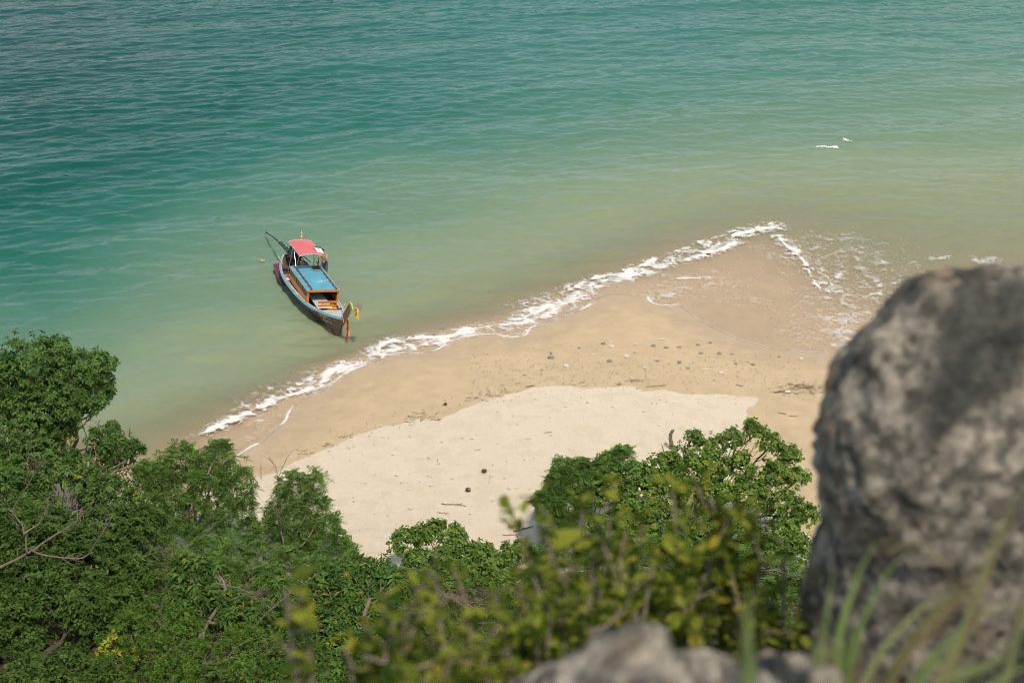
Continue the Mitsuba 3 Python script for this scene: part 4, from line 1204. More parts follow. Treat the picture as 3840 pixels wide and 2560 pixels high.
def tree(key, lab, cat, lobes, kind, dens, base, r0, seed, group=None, bark='bark_grey', twigs=9, up=.15, foliage='crown', thin=1.0, low=-.55, lump=.34, trunk=True):
    g = np.random.default_rng(seed)
    k = new(key)
    L = [lobe_at(*l) if len(l) <= 5 else l for l in lobes]
    if kind == 'feather' and dens < 20:
        lump, dens = .70, dens * .62
        L = [(c, r * .84) for c, r in L]
    X = [(c + d * r * .88, r * g.uniform(.34, .52)) for c, r in L for d in unit(g.normal(0, 1, (2 if kind == 'feather' else 3, 3)) + [0, 0, .55])]
    C, A = lobe_points(L + X, dens * .86, g, up, low=low, lump=lump)
    if kind == 'glossy':
        m, bm = rosettes(C, A, g, 8, .145, .070), 'leaf_glossy'
    elif kind == 'deep':
        m, bm = rosettes(C, A, g, 8, .150, .072), 'leaf_glossy_deep'
    elif kind == 'feather':
        m, bm = fronds(C, A, g, 6, .30, 8, .030), 'leaf_feather'
    elif kind == 'long':
        m, bm = rosettes(C, A, g, 8, .25, .078, (35, 100), .30), 'leaf_long'
    elif kind == 'round':
        m, bm = rosettes(C, A, g, 7, .105, .10, (50, 105), .12, jit=1.6), 'leaf_round'
    elif kind == 'small':
        m, bm = rosettes(C, A, g, 9, .085, .036, (35, 95), jit=1.2), 'leaf_small'
    cen = np.mean([c for c, _ in L], axis=0)
    b = np.array(base if base is not None else [cen[0], cen[1] - .3, 0], float)
    b[2] = max(HILL(b[0], b[1]), GZ(b[0], b[1])) - .1
    fork = b * .52 + cen * .48
    fork[:2] += g.normal(0, .12, 2)
    tr, br = limbs(b, fork, L, g, r0, twigs, thin=thin)
    scene[k + '__trunk'] = ply(cat_mesh(tr), bark, 40)
    scene[k + '__branches'] = ply(cat_mesh(br), bark, 40)
    tag(k + '__branches', kind='stuff')
    scene[f'{k}__{foliage}'] = ply((m[0], m[1]), bm, False, uv=m[2])
    tag(f'{k}__{foliage}', kind='stuff')
    tag(k, lab, cat, group)
    return k, C, A


def accent(k, spots, L, W, n, name='young_leaves', mt='leaf_yellow', kind='rosette', seed=1):
    """A few tufts of young yellow leaves on a tree."""
    g = np.random.default_rng(seed)
    c = np.vstack([aty(*s[:3]) + g.normal(0, s[3] if len(s) > 3 else .12, (n, 3)) for s in spots])
    m = rosettes(c, unit(g.normal(0, .4, (len(c), 3)) + [0, -.4, .8]), g, 7, L, W)
    scene[f'{k}__{name}'] = ply((m[0], m[1]), mt, False, uv=m[2])
    tag(f'{k}__{name}', kind='stuff')


# the tall glossy tree at the left edge and its lower neighbours
k, _, _ = tree('glossy_tree', 'tall tree with dark glossy leaves rising in front of the sea at the left edge', 'tree',
               [(70, 850, 45, 1.25), (120, 850, 45.3, .6), (185, 865, 45, .95), (215, 905, 44.8, .62), (205, 850, 45, .7), (20, 900, 45, 1.2), (110, 935, 44.6, 1.15), (175, 920, 44.6, .8), (40, 985, 44.2, 1.4), (130, 985, 44.4, .6), (-90, 900, 45, 1.4)],
               'glossy', 23, aty(40, 1250, 43.5), .20, 101, twigs=7)
accent(k, [(155, 995, 44.2, .18), (140, 1010, 44.2, .15)], .15, .07, 9, seed=5)
k, _, _ = tree('glossy_tree', 'glossy leaved tree with an open branch reaching over the sand, under the tall one', 'tree',
               [(245, 1010, 43.5, .62), (275, 1030, 43.4, .5), (215, 1075, 43.2, .85), (140, 1085, 43, .8), (60, 1060, 43, 1.0), (15, 1130, 42.6, 1.0), (250, 1140, 42.4, .9), (290, 1160, 42.2, .45), (90, 1160, 42.2, .7), (310, 1030, 43.4, .28), (-60, 1090, 43, 1.2)],
               'glossy', 22, aty(110, 1330, 41.5), .17, 102, twigs=9)
accent(k, [(305, 1120, 42.2, .2), (190, 1100, 42.4, .3), (70, 1190, 41.8, .3)], .12, .055, 7, seed=6)
tree('glossy_tree', 'dense dark glossy tree low at the left, behind the bare branches', 'tree',
     [(40, 1230, 39, 1.4), (140, 1240, 39, 1.0), (230, 1225, 39.4, .95), (300, 1245, 39, .8), (330, 1200, 40, .7), (90, 1330, 38, 1.4), (200, 1320, 38, 1.4), (300, 1330, 38, .85), (-60, 1280, 39, 1.2)], 'deep', 22, aty(160, 1420, 37.2), .16, 103, twigs=8)
tree('glossy_tree', 'dark glossy tree in the bottom left corner with sprays hanging into shade', 'tree',
     [(20, 1400, 35, .9), (110, 1385, 35.3, .8), (200, 1400, 35, .75), (60, 1465, 34, .45), (280, 1400, 35.4, .7), (-70, 1450, 34, 1.4), (60, 1545, 32, .5), (150, 1530, 32.4, .5), (240, 1545, 32.2, .45), (0, 1590, 31.5, .5), (110, 1590, 31.4, .5), (200, 1595, 31.3, .5)], 'deep', 24, aty(60, 1640, 33), .10, 104, twigs=5, bark='bark_dark')
# feathery trees at the back of the beach
F1 = [(420, 1060, 43.6, .68), (465, 1065, 43.8, .55), (370, 1085, 43.2, .62), (505, 1050, 44, .55), (400, 1120, 43, .75), (470, 1115, 43.2, .75), (535, 1085, 43.8, .62), (545, 1130, 43.4, .65), (350, 1150, 42.6, .7), (430, 1165, 42.8, .6), (500, 1175, 43, .6), (330, 1085, 43, .45), (370, 1205, 42.2, .6), (505, 1030, 44.2, .28), (560, 1165, 43.3, .4), (440, 1215, 42.5, .45), (515, 1232, 42.4, .42), (345, 1030 + 60, 43.2, .5)]
tree('feathery_tree', 'airy tree with feathery leaves at the back of the beach, the larger of two', 'tree', F1, 'feather', 16, aty(425, 1265, 42.4), .09, 111, twigs=12, thin=1.25, lump=.5)
F2 = [(680, 1115, 43.6, .58), (720, 1105, 43.8, .42), (650, 1150, 43.4, .55), (705, 1165, 43.4, .62), (635, 1200, 43, .55), (690, 1215, 43, .7), (745, 1200, 43.2, .5), (600, 1235, 42.6, .55), (730, 1250, 42.8, .65), (660, 1255, 42.6, .6), (785, 1265, 42.8, .5), (565, 1215, 42.8, .4), (775, 1235, 43, .35), (728, 1150, 43.5, .35)]
tree('feathery_tree', 'smaller feathery tree reaching over the dry sand right of the larger one', 'tree', F2, 'feather', 16, aty(640, 1330, 42), .065, 112, twigs=12, thin=1.25, lump=.5)
tree('feathery_bush', 'low feathery thicket below the two feathery trees', 'bush', [(470, 1262, 41.4, .5), (400, 1290, 41, .6), (530, 1275, 41.4, .6), (590, 1290, 41.3, .65), (660, 1300, 41.3, .65), (730, 1305, 41.2, .6), (800, 1290, 41.6, .4), (330, 1270, 41, .6), (620, 1335, 40.4, .7), (520, 1330, 40.3, .7)],
     'feather', 14, None, .07, 113, twigs=6, foliage='leaves')
# long leaved trees lower down the slope
k, _, _ = tree('mango_like_tree', 'long leaved tree with whorls of narrow leaves, left of the bottom middle', 'tree', [(430, 1345, 36, .55), (450, 1390, 35.6, .75), (520, 1385, 35.8, .6), (430, 1300, 36.3, .40), (480, 1300, 36.4, .35), (560, 1420, 35.2, .6)], 'long', 17, aty(470, 1560, 34.2), .10, 121, twigs=7)
accent(k, [(435, 1430, 35, .14)], .2, .065, 5, seed=7)
tree('mango_like_tree', 'broad long leaved tree in front of the dry sand at the bottom middle', 'tree', [(775, 1330, 37, .65), (845, 1318, 37.2, .6), (905, 1340, 37, .6), (730, 1375, 36.4, .65), (805, 1385, 36.2, .7), (885, 1400, 36.2, .65), (700, 1430, 35.4, .6), (770, 1450, 35.2, .7), (850, 1465, 35, .7), (930, 1440, 35.6, .5), (660, 1360, 36.6, .45), (960, 1400, 36.2, .4)],
     'long', 17, aty(800, 1640, 34), .13, 122, twigs=7)
k, _, _ = tree('mango_like_tree', 'long leaved tree with pale young leaves at the bottom edge', 'tree', [(700, 1530, 33, .6), (780, 1540, 33, .6), (850, 1555, 32.8, .6), (640, 1570, 32.4, .6), (920, 1520, 33.4, .5), (740, 1600, 32, .7)], 'long', 17, aty(760, 1760, 31), .11, 123, twigs=7)
accent(k, [(795, 1475, 33.6, .12), (812, 1490, 33.5, .12), (770, 1468, 33.6, .10)], .17, .062, 4, seed=8)
# small leaved shrubs on the slope
k, _, _ = tree('slope_shrub', 'yellow green small leaved shrub at the bottom left', 'shrub', [(300, 1450, 34, .6), (360, 1415, 34.4, .6), (420, 1480, 33.4, .7), (330, 1510, 33, .7), (250, 1480, 33.6, .4), (480, 1520, 32.8, .7), (400, 1560, 32, .8), (540, 1500, 33.2, .6), (600, 1480, 33.6, .6), (580, 1560, 32.2, .7), (660, 1480, 33.8, .5)],
               'small', 30, aty(400, 1680, 31.5), .07, 131, twigs=10, bark='bark_grey', foliage='leaves', thin=.8)
accent(k, [(240, 1495, 33.2, .13), (262, 1470, 33.3, .16), (250, 1512, 33, .12), (330, 1500, 33, .2), (232, 1512, 33.1, .08)], .15, .07, 6, seed=9)
tree('slope_shrub', 'small leaved shrub with bare twigs above the yellow green one', 'shrub', [(320, 1370, 37, .55), (380, 1340, 37.4, .5), (560, 1455, 34.8, .45), (620, 1420, 35.6, .45), (350, 1290, 39, .5), (390, 1255, 39.6, .45)], 'small', 28, aty(400, 1500, 35), .07, 132, twigs=12, foliage='leaves', thin=.8)
# round leaved bushes
tree('round_leaved_bush', 'bright round leaved bush at the near edge of the dry sand', 'bush', [(935, 1245, 41.4, .5), (985, 1225, 41.6, .45), (1005, 1205, 41.8, .25), (960, 1285, 41, .5), (1050, 1225, 41.6, .3), (1052, 1250, 41.4, .4), (1020, 1280, 41, .5), (1100, 1265, 41.2, .4), (1120, 1290, 41, .5), (1175, 1275, 41.2, .38), (1195, 1255, 41.4, .22), (1060, 1310, 40.6, .55), (1150, 1320, 40.5, .5), (985, 1330, 40.2, .5), (1060, 1355, 39.8, .55), (1130, 1370, 39.6, .55)],
     'round', 34, None, .055, 141, twigs=6, foliage='leaves', bark='bark_dark')
tree('feathery_tree', 'dense feathery tree at the left end of the right hand thicket, shading the sand', 'tree', [(1292, 1075, 43.6, .36), (1285, 1105, 43.4, .42), (1270, 1150, 43, .48), (1325, 1115, 43.2, .5), (1305, 1160, 42.8, .55), (1258, 1180, 42.7, .28), (1345, 1080, 43.5, .40), (1395, 1070, 43.6, .40), (1428, 1052, 43.8, .36), (1280, 1200, 42.5, .3), (1360, 1130, 43, .5), (1248, 1140, 43, .2)],
     'feather', 23, aty(1340, 1250, 42.4), .10, 142, twigs=6, lump=.3)
R2 = [(1400, 1120, 42.8, .62), (1460, 1090, 43, .55), (1520, 1080, 43, .55), (1480, 1130, 42.6, .62), (1570, 1050, 43.2, .45), (1620, 1025, 43.4, .42), (1680, 1010, 43.6, .40), (1735, 995, 43.8, .34), (1770, 1020, 43.6, .40), (1815, 1045, 43.4, .40), (1640, 1065, 43, .55), (1700, 1075, 43, .5), (1560, 1110, 42.6, .62), (1640, 1130, 42.4, .62), (1780, 1090, 43, .55), (1830, 1100, 43, .4), (1720, 1140, 42.4, .6), (1800, 1160, 42.3, .6), (1590, 1000, 43.4, .24), (1720, 975, 43.9, .16), (1440, 1180, 42, .55), (1520, 1180, 42, .6), (1610, 1200, 41.8, .6), (1700, 1210, 41.8, .6), (1790, 1230, 41.6, .6), (1850, 1180, 42, .45), (1400, 1215, 41.6, .58), (1480, 1235, 41.4, .6), (1345, 1235, 41.5, .5), (1560, 1250, 41.2, .6), (1840, 1262, 41.2, .55), (1640, 1265, 41, .6), (1740, 1275, 41, .6)]
k, _, _ = tree('round_leaved_tree', 'spreading tree with bright round leaves between the dry sand and the big rock', 'tree', R2, 'round', 33, aty(1560, 1260, 42), .10, 143, twigs=6, bark='bark_dark', lump=.42)
accent(k, [(1620, 1100, 42.1, .4), (1560, 1140, 42.0, .3), (1480, 1220, 41.5, .3), (1650, 1075, 42.3, .3), (1760, 1120, 42.2, .3)], .10, .095, 12, name='sunlit_young_leaves', seed=10)
tree('feathery_bush', 'fine leaved thicket on the slope left of the big rock', 'bush', [(1500, 1270, 40, .6), (1600, 1280, 40, .65), (1700, 1290, 40, .65), (1790, 1300, 40, .6), (1850, 1330, 39.4, .55), (1560, 1340, 39, .7), (1660, 1360, 38.6, .7), (1770, 1370, 38.4, .7), (1850, 1400, 38, .6), (1430, 1290, 39.8, .55), (1350, 1280, 40, .5), (1280, 1270, 40.4, .4), (1230, 1270, 40.6, .25)],
     'feather', 15, None, .07, 144, twigs=6, foliage='leaves')
tree('slope_shrub', 'small leaved shrub on the slope behind the blurred foreground bush', 'shrub', [(1000, 1400, 38, .6), (1080, 1420, 37.6, .6), (1170, 1400, 38, .6), (1250, 1340, 39, .6), (1250, 1400, 38, .6), (1340, 1370, 38.4, .7), (1420, 1400, 37.8, .7), (1500, 1430, 37, .7), (1600, 1440, 36.6, .7), (1700, 1450, 36.4, .7), (1000, 1480, 36, .7), (1100, 1500, 35.6, .7), (1220, 1480, 36, .7), (1320, 1470, 36.2, .7), (1000, 1560, 34, .7), (1120, 1570, 34, .7)],
     'small', 20, None, .07, 145, twigs=5, foliage='leaves')

# bare grey branches
def bare(key, lab, paths, Y, r0, seed, fine=16, cat='branch'):
    g = np.random.default_rng(seed)
    ms = []
    for i, pth in enumerate(paths):
        q = np.array([aty(a, b, Y + (g.normal(0, .12) if j else 0)) for j, (a, b) in enumerate(pth)])
        p = smooth_line(q, 16) + g.normal(0, .010, (16, 3))
        ra = r0 * (1 if i == 0 else .6)
        ms.append(tube(p, np.linspace(ra, ra * .25, 16), 7))
        for _ in range(fine):
            j = g.integers(4, 15)
            d = unit((p[min(j + 1, 15)] - p[j - 1]) / .3 + g.normal(0, .8, 3) + [0, 0, .3])
            ln = g.uniform(.15, .6)
            e = p[j] + np.cumsum(np.vstack([[0, 0, 0], d * ln * .4 + g.normal(0, .03, 3), d * ln * .35 + g.normal(0, .05, 3), d * ln * .3 + g.normal(0, .05, 3)]), 0)
            ms.append(tube(e, np.linspace(ra * .28, ra * .10, 4), 5))
            if g.random() < .6:
                d2 = unit(d + g.normal(0, .7, 3))
                ms.append(tube(np.array([e[1], e[1] + d2 * ln * .35, e[1] + d2 * ln * .6 + [0, 0, .03]]), [ra * .16, ra * .1, ra * .06], 4))
    add(key, cat_mesh(ms), 'bark_grey', 40, label=lab, cat=cat)


bare('bare_branch', 'bare forking branch with tan bark reaching in from the left edge', [[(-40, 1318), (40, 1283), (110, 1240), (165, 1205), (215, 1150)], [(70, 1262), (120, 1278), (185, 1282), (230, 1230), (262, 1180)], [(62, 1270), (52, 1205), (30, 1180), (60, 1120), (95, 1060)], [(55, 1225), (90, 1200), (115, 1150)]], 36.5, .05, 1, 14)
bare('bare_branch', 'bare twigs sticking up between the two feathery trees', [[(640, 1130), (635, 1080), (618, 1050)], [(638, 1100), (655, 1060), (670, 1035)], [(600, 1100), (598, 1070)]], 43.3, .022, 2, 7)
bare('bare_branch', 'tangle of bare grey twigs on the slope at the bottom middle', [[(1080, 1400), (1030, 1370), (980, 1345), (930, 1330)], [(1060, 1390), (1110, 1375), (1150, 1350)], [(1020, 1365), (1000, 1330), (960, 1310)], [(990, 1420), (1040, 1380), (1120, 1390)]], 36.8, .026, 3, 16)
bare('bare_branch', 'bare crooked branch above the bottom left shrub', [[(560, 1470), (620, 1400), (690, 1345), (740, 1310)], [(500, 1340), (560, 1355), (610, 1380)], [(540, 1375), (575, 1330), (590, 1290)]], 34.8, .028, 4, 14)
bare('bare_branch', 'pale dead twigs low behind the left trees', [[(330, 1340), (390, 1300), (420, 1270)], [(420, 1420), (380, 1370), (350, 1330)], [(300, 1300), (350, 1270), (400, 1260)]], 38.2, .026, 5, 18)
bare('bare_branch', 'bare pale branch standing above the glossy leaves at the left waterside', [[(200, 1085), (215, 1045), (222, 1000), (228, 965)], [(190, 1100), (225, 1075), (245, 1050)]], 43.0, .03, 6, 4)
bare('bare_branch', 'bare twigs at the right end of the smaller feathery tree', [[(700, 1170), (735, 1130), (755, 1100)], [(715, 1150), (745, 1125)]], 43.5, .018, 7, 6)

# the undergrowth that closes the slope
g = np.random.default_rng(77)
n = 6500
P = np.c_[g.uniform(-19, 17, n), g.uniform(20, 40.8, n)]
hz = hill_z(P) + g.uniform(.05, .7, n) * (.3 + meshkit.fbm(np.c_[P * .6, P[:, :1] * 0], 3, 90)) * np.clip((41.2 - P[:, 1]) / 2, .25, 1)
C = np.c_[P, hz]
A = unit(g.normal(0, .5, (n, 3)) + [0, -.15, 1])
h = n // 2
for m, bm, lab in [(rosettes(C[:h], A[:h], g, 9, .15, .062, (45, 100)), 'leaf_glossy_deep', 'dark broad leaved undergrowth covering the slope'), (rosettes(C[h:], A[h:], g, 10, .12, .045), 'leaf_small', 'small leaved undergrowth covering the slope')]:
    add('undergrowth', (m[0], m[1]), bm, False, uv=m[2], kind='stuff', label=lab, cat='undergrowth')

# ------------------------------------------------------------------ the rocks, shrubs and grass beside the camera (out of focus)
def rock_color(p, n, uv):
    a, b, c = fbm(p.x * 24, p.y * 24, p.z * 15, 3), fbm(p.x * 44 + 3, p.y * 44, p.z * 30, 3), noise(p.x * 60, p.y * 60, p.z * 60)
    u, w = p.x * .86 - p.z * .50, p.x * .50 + p.z * .86
    g = mix([.095, .091, .079], [.335, .31, .26], smoothstep(.38, .64, a * .4 + b * .6))
    g = mix(g, [.25, .19, .125], smoothstep(.55, .72, fbm(p.x * 7 + 9, p.y * 7, p.z * 5, 3)) * .5)
    g = mix(g, [.34, .315, .275], smoothstep(.60, .76, fbm(p.x * 12 + 31, p.y * 12, p.z * 10, 3)) * .65)
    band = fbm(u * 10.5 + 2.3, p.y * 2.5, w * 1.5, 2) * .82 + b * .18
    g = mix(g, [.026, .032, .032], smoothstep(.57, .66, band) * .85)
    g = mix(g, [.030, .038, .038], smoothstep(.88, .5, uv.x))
    return g * (.62 + .5 * c + .3 * noise(p.x * 130, p.y * 130, p.z * 100))


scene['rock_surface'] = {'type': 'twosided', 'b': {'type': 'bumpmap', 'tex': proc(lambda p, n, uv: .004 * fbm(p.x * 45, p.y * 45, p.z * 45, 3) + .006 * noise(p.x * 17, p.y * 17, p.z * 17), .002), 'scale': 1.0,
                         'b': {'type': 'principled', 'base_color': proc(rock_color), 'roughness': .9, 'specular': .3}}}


def noise_rock(v, nrm, seed, big, groove):
    d = big * 2 * (meshkit.fbm(v * [4.2, 3.6, 2.2] + seed, 4, seed) - .5) + .024 * 2 * (meshkit.fbm(v * [19, 19, 10], 3, seed + 1) - .5) + .008 * 2 * (meshkit.fbm(v * [46, 46, 26], 2, seed + 2) - .5)
    # worn runnels leaning down to the left
    q = np.stack([v[:, 0] * .88 - v[:, 2] * .42, v[:, 1] * .6, (v[:, 0] * .42 + v[:, 2] * .88) * .22], 1)
    gr = meshkit.fbm(q * 6.5 + seed * 3, 3, seed + 5)
    ridge = np.clip(1 - np.abs(gr - .5) / .085, 0, 1)
    lowp = np.clip((meshkit.fbm(q * 2.6 + 11, 2, seed + 8) - .42) / .25, 0, 1)
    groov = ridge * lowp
    return v + nrm * (d - groove * groov)[:, None], 1 - groov * .75 - .25 * np.clip(.5 - meshkit.fbm(v * 6, 3, seed + 9), 0, .25) * 2


YR = 2.75
OUT = [(2080, 628), (2035, 690), (1990, 760), (1945, 785), (1912, 812), (1890, 870), (1875, 930), (1858, 990), (1845, 1050), (1845, 1130), (1858, 1200), (1868, 1280), (1858, 1360), (1845, 1430), (1832, 1500), (1822, 1570), (1810, 1800), (1800, 2200)]
zl = np.array([aty(a, b, YR)[[2, 0]] for a, b in OUT])[::-1] - [.085, 0]
ztop = aty(2160, 622, YR)[2] - .10
xr = 1.75
nz, na = 210, 200
tz = np.linspace(0, 1, nz)
zz = zl[0, 0] + (ztop - zl[0, 0]) * (1 - (1 - tz) ** 1.25)
xl = np.interp(zz, zl[:, 0], zl[:, 1])
top = np.clip((ztop - zz) / .42, 0, 1)
th = np.arange(na) * 2 * np.pi / na
cen = (xl + xr) / 2
hw = (xr - xl) / 2 * np.clip(top, 0, 1) ** .0
dep = .30 * np.clip(top, .0, 1) ** .5 + .02
sx = np.sign(np.cos(th)) * np.abs(np.cos(th)) ** .75
sy = np.sign(np.sin(th)) * np.abs(np.sin(th)) ** .9
rv = np.stack([cen[:, None] + hw[:, None] * sx, YR + .24 + dep[:, None] * sy + 0 * cen[:, None], np.repeat(zz[:, None], na, 1) + (.10 * (sx[None] * 0 + 1) * 0)], -1)
v, f = loft(rv, True)
cap = np.array([[cen[-1], YR + .24, ztop + .01]])
f = np.vstack([f, [[(nz - 1) * na + i, (nz - 1) * na + (i + 1) % na, nz * na] for i in range(na)]])
v = np.vstack([v, cap])
tm = trimesh.Trimesh(v, f, process=False)
v2, crev = noise_rock(v, np.array(tm.vertex_normals), 4, .035, .075)
v2[:, 0] += .085
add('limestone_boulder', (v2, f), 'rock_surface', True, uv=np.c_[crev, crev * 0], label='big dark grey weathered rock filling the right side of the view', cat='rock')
# the low rock at the bottom edge
YB = 1.75
OUT2 = [(1080, 1640), (1150, 1568), (1250, 1490), (1340, 1430), (1420, 1400), (1500, 1403), (1560, 1436), (1620, 1425), (1690, 1438), (1760, 1450), (1850, 1466), (1900, 1505), (1950, 1568), (2010, 1680)]
xo = np.array([aty(a, b, YB)[[0, 2]] for a, b in OUT2])
bx, by = np.linspace(xo[0, 0], xo[-1, 0], 170), np.linspace(-.35, .32, 140)
BXX, BYY = np.meshgrid(bx, by)
zt = np.interp(bx, xo[:, 0], xo[:, 1])
zt = zt - .105
zb = zt.min() - .25
prof = np.clip(1 - np.abs(BYY / np.where(BYY < 0, .38, .30)) ** 2.2, 0, 1) ** .6
Z = zb + (zt[None] - zb) * (prof * .55 + .45) - .4 * np.clip(-.05 - (prof - .12), 0, 1)
Z = np.where(BYY < 0, np.minimum(zb + (zt[None] - zb), zb + (zt[None] - zb) * prof + .0), Z)
Vb = np.stack([BXX, YB + BYY, Z], -1).reshape(-1, 3)
fb = grid_faces(*BXX.shape)
fb = np.vstack([fb[:, [0, 1, 2]], fb[:, [0, 2, 3]]])
tm = trimesh.Trimesh(Vb, fb, process=False)
v2, crev = noise_rock(Vb, np.array(tm.vertex_normals), 3, .016, .040)
v2[:, 0] += .03
v2[:, 2] += .045 * np.abs(meshkit.noise(Vb * [26, 26, 0], 4) - .5) + .022 * (meshkit.noise(Vb * [13, 13, 0], 6) - .5)
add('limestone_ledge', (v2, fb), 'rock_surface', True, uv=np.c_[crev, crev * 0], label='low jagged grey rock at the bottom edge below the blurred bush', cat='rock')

# foreground bush: thick oval leaves on slim upright stems, each leaf its own part
def near_leaf(o, d, n, L, W):
    s = unit(np.cross(d, n))
    n = unit(np.cross(s, d))
    prof = [(0, 0), (.2, .36), (.45, .5), (.7, .42), (.9, .2), (1, 0)]
    rows = [[o + d * L * t - UZ * L * .12 * t * t + s * W * w * c + n * (W * .16 * w * abs(c)) for c in (-1, 0, 1)] for t, w in prof]
    return loft(np.array(rows))


NEARER = .74


def near_shrub(key, lab, stems, seed, nleaf, Lr, group='blurred bushes beside the camera', big=0):
    """stems: (px, py of the tip, depth, length in metres). The leaves that show largest are parts, the rest one mass."""
    g = np.random.default_rng(seed)
    k = new(key)
    sm, mass, cnt = [], [], 0
    for px, py, Y, ln in stems:
        Y, ln = Y * NEARER, ln * NEARER
        tip = aty(px, py, Y)
        base = tip + [g.normal(0, .10) * ln, g.normal(-.12, .08) * ln, -ln]
        root = base + [g.normal(0, .05), g.normal(.05, .05), 0]
        root[2] = HILL(root[0], root[1]) - .05
        sm.append(tube(np.array([root, root * .4 + base * .6 + [.02, .01, 0], base]), [.014, .011, .009], 6, False))
        t = np.linspace(0, 1, 9)[:, None]
        p = base + (tip - base) * t + np.sin(t * np.pi) * g.normal(0, .05, 3) * ln
        sm.append(tube(p, np.linspace(.009, .0035, 9), 6))
        tw = [(p[8] - p[6], p[8])]
        for _ in range(3):
            j = g.integers(3, 7)
            d = unit(p[j + 1] - p[j - 1] + g.normal(0, .55, 3) * .12 * 3 * .3 + g.normal(0, .05, 3))
            e = p[j] + unit(d + g.normal(0, .5, 3)) * ln * g.uniform(.2, .4)
            sm.append(tube(np.array([p[j], (p[j] + e) / 2 + g.normal(0, .01, 3), e]), [.005, .004, .0025], 5))
            tw += [(e - p[j], e), (e - p[j], (p[j] + e) / 2)]
        for q in range(2, 8):
            tw.append((p[q + 1] - p[q], p[q]))
        for a, o in tw:
            a = unit(np.asarray(a))
            for i in range(nleaf):
                r = unit(np.cross(a, g.normal(0, 1, 3)))
                d = unit(a * g.uniform(.15, .9) + r + [0, 0, .15])
                L = g.uniform(*Lr) * NEARER
                m = near_leaf(o + g.normal(0, .012, 3) + a * g.uniform(-.05, .02), d, unit(UZ + a * .5 + g.normal(0, .45, 3)), L, L * g.uniform(.48, .66))
                rv = np.clip(g.beta(1.6, 1.6), 0, .999)
                uv = np.full((18, 2), rv)
                if cnt < 170:
                    kk = f'{k}__leaf' + (f'_{cnt:03d}' if cnt else '')
                    scene[kk] = ply(m, 'leaf_near', False, uv=uv)
                    cnt += 1
                else:
                    mass.append((m[0], m[1], uv))
    scene[k + '__stems'] = ply(cat_mesh(sm), 'bark_grey', 40)
    tag(k + '__stems', kind='stuff')
    if mass:
        o = np.cumsum([0] + [len(x[0]) for x in mass])
        scene[k + '__foliage'] = ply((np.vstack([x[0] for x in mass]), np.vstack([x[1] + b for x, b in zip(mass, o)])), 'leaf_near', False, uv=np.vstack([x[2] for x in mass]))
        tag(k + '__foliage', kind='stuff')
    tag(k, lab, 'bush', group)


near_shrub('foreground_bush', 'blurred yellow green bush before the right thicket, tallest of the near bushes', [(1590, 1090, 4.3, .9), (1545, 1120, 4.2, .8), (1630, 1135, 4.3, .8), (1410, 1110, 4.4, .9), (1680, 1180, 4.2, .8), (1480, 1190, 4.1, .8), (1440, 1215, 4.0, .7), (1340, 1160, 4.3, .8), (1570, 1210, 4.0, .7), (1260, 1225, 4.0, .7), (1740, 1185, 4.3, .8)], 201, 11, (.035, .065))
near_shrub('foreground_bush', 'blurred bush of yellowing leaves above the low rock at the bottom', [(1300, 1290, 3.7, .7), (1360, 1270, 3.8, .7), (1240, 1300, 3.7, .6), (1420, 1290, 3.7, .7), (1190, 1340, 3.6, .6), (1130, 1360, 3.5, .6), (1280, 1370, 3.5, .5), (1350, 1370, 3.5, .5), (1070, 1420, 3.3, .5), (1150, 1440, 3.3, .5), (1220, 1420, 3.4, .5), (1040, 1500, 3.1, .4), (1110, 1510, 3.1, .4), (1500, 1300, 3.8, .7), (1010, 1420, 3.3, .5)], 202, 11, (.028, .052))
near_shrub('foreground_bush', 'blurred dark bush in the gap between the low rock and the big rock', [(1580, 1290, 4.6, .8), (1650, 1270, 4.7, .8), (1720, 1300, 4.6, .8), (1540, 1340, 4.4, .7), (1620, 1350, 4.4, .7), (1700, 1370, 4.3, .7), (1780, 1360, 4.5, .8), (1800, 1270, 4.9, .8), (1470, 1350, 4.3, .6), (1760, 1420, 4.2, .6)], 203, 10, (.034, .056))
near_shrub('foreground_sprig', 'blurred sprig of leaves standing alone at the bottom, leftmost of the near ones', [(655, 1350, 3.6, .5), (690, 1365, 3.6, .45)], 204, 2, (.05, .075))
near_shrub('foreground_sprig', 'blurred bright sprig with a thick stem left of the yellowing bush', [(880, 1365, 3.3, .5), (845, 1440, 3.2, .4), (930, 1390, 3.3, .45), (905, 1430, 3.2, .4), (960, 1370, 3.5, .5)], 205, 3, (.045, .075))
near_shrub('foreground_sprig', 'blurred sprig with a brown tip at the left end of the bushes', [(1000, 1270, 3.9, .6), (1040, 1300, 3.9, .55), (985, 1310, 3.9, .5)], 206, 2, (.045, .075))
# the single large leaf in front of the sand
p = aty(1255, 1255, 3.0)
m = near_leaf(p, unit(np.array([.80, .10, .42])), unit(np.array([-.2, -.45, .8])), .10, .050)
k = new('single_leaf_sprig')
scene[k + '__leaf'] = ply(m, 'leaf_near', False, uv=np.full((18, 2), .9))
scene[k + '__stem'] = ply(tube(np.array([p + [-.05, -.05, -.42], p + [-.03, -.02, -.2], p]), [.005, .004, .002], 6), 'bark_grey', 40)
tag(k, 'one large bright green blurred leaf before the edge of the sand', 'leaf')

# grass beside the camera
scene['grass_blade_green'] = {'type': 'principledthin', 'base_color': proc(lambda p, n, uv: mix([.26, .40, .11], [.46, .52, .22], uv.x)), 'roughness': .5, 'diff_trans': .8}
scene['grass_blade_dry'] = {'type': 'principledthin', 'base_color': proc(lambda p, n, uv: mix([.34, .32, .13], [.42, .33, .18], uv.x)), 'roughness': .6, 'diff_trans': .7}


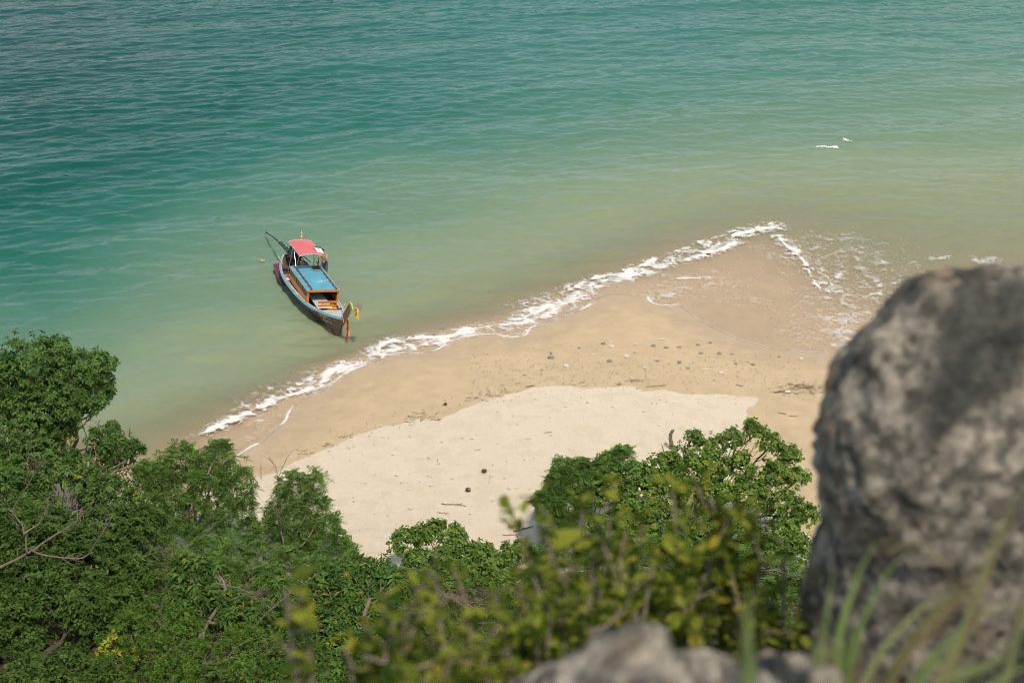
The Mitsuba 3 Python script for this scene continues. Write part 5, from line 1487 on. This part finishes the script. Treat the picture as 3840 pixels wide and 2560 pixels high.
def blade(path, Y, w, rnd):
    p = np.array([aty(a, b, Y + dy) for a, b, dy in path])
    p = smooth_line(p, 16)
    t = np.linspace(0, 1, 16)
    tan = unit(np.gradient(p, axis=0))
    side = unit(np.cross(tan, np.array([.25, 1, .2])))
    nn = np.cross(side, tan)
    ww = (w * 1.12 * (1 - t ** 2.2) * np.clip(.55 + t * 2, 0, 1) + .0006)[:, None]
    return loft(np.stack([p - side * ww / 2 + nn * ww * .15, p, p + side * ww / 2 + nn * ww * .15], 1)), np.full((48, 2), rnd)


def grass(key, lab, blades, Y, seed, extra=0):
    g = np.random.default_rng(seed)
    blades = list(blades)
    for _ in range(extra):
        pth, w, dry = blades[g.integers(0, len(blades))]
        sx, sy, st = g.normal(0, 32), g.normal(0, 22), g.uniform(.7, 1.05)
        x0, y0 = pth[0]
        blades.append(([(x0 + (a - x0) * st + sx * (.4 + .9 * j / len(pth)), y0 + (b - y0) * st + sy) for j, (a, b) in enumerate(pth)], w * g.uniform(.4, .8), dry if g.random() < .8 else 1 - dry))
    k = new(key)
    for i, (pth, w, dry) in enumerate(blades):
        n = len(pth)
        (v, f), uv = blade([(a, b, -.10 * j / n * g.uniform(.2, 1)) for j, (a, b) in enumerate(pth)], Y + g.normal(0, .03), w, g.random())
        scene[f'{k}__blade' + (f'_{i:03d}' if i else '')] = ply((v, f), 'grass_blade_dry' if dry else 'grass_blade_green', True, uv=uv)
    tag(k, lab, 'grass')


grass('grass_tuft', 'blurred tuft of long green grass in front of the big rock', [
    ([(1900, 1640), (1925, 1480), (1960, 1350), (2018, 1240)], .013, 0), ([(1880, 1620), (1890, 1480), (1900, 1400), (1915, 1310)], .010, 0), ([(1930, 1640), (1960, 1500), (1985, 1420), (2060, 1290), (2110, 1255)], .010, 0),
    ([(1960, 1640), (2010, 1520), (2090, 1420), (2190, 1350)], .011, 0), ([(1990, 1650), (2090, 1470), (2150, 1400), (2250, 1300)], .008, 1), ([(1870, 1620), (1875, 1520), (1880, 1460)], .012, 0), ([(1945, 1640), (1935, 1520), (1980, 1440)], .012, 0),
    ([(2040, 1270), (2110, 1250), (2160, 1290), (2205, 1340)], .007, 1), ([(1915, 1650), (1915, 1540), (1895, 1470), (1870, 1400)], .008, 1)], 1.95, 1, 16)
grass('grass_tuft', 'blurred grass with dry tan stalks in the bottom right corner', [
    ([(2060, 1640), (2130, 1520), (2220, 1440), (2370, 1360)], .009, 0), ([(2080, 1650), (2180, 1560), (2280, 1520), (2400, 1480)], .010, 0), ([(2170, 1600), (2230, 1420), (2290, 1260), (2370, 1080)], .007, 1), ([(2120, 1620), (2200, 1480), (2260, 1400), (2330, 1350)], .008, 1),
    ([(2200, 1640), (2300, 1560), (2400, 1520)], .012, 0), ([(2100, 1640), (2120, 1560), (2175, 1500), (2210, 1440)], .008, 0), ([(2280, 1640), (2320, 1520), (2350, 1380), (2400, 1260)], .008, 1)], 1.75, 2, 12)
grass('grass_blade_pair', 'one pale upright grass blade standing before the low rock', [([(1722, 1660), (1720, 1560), (1718, 1440), (1719, 1345)], .017, 0), ([(1722, 1620), (1705, 1480), (1685, 1430)], .006, 1)], 1.55, 3)
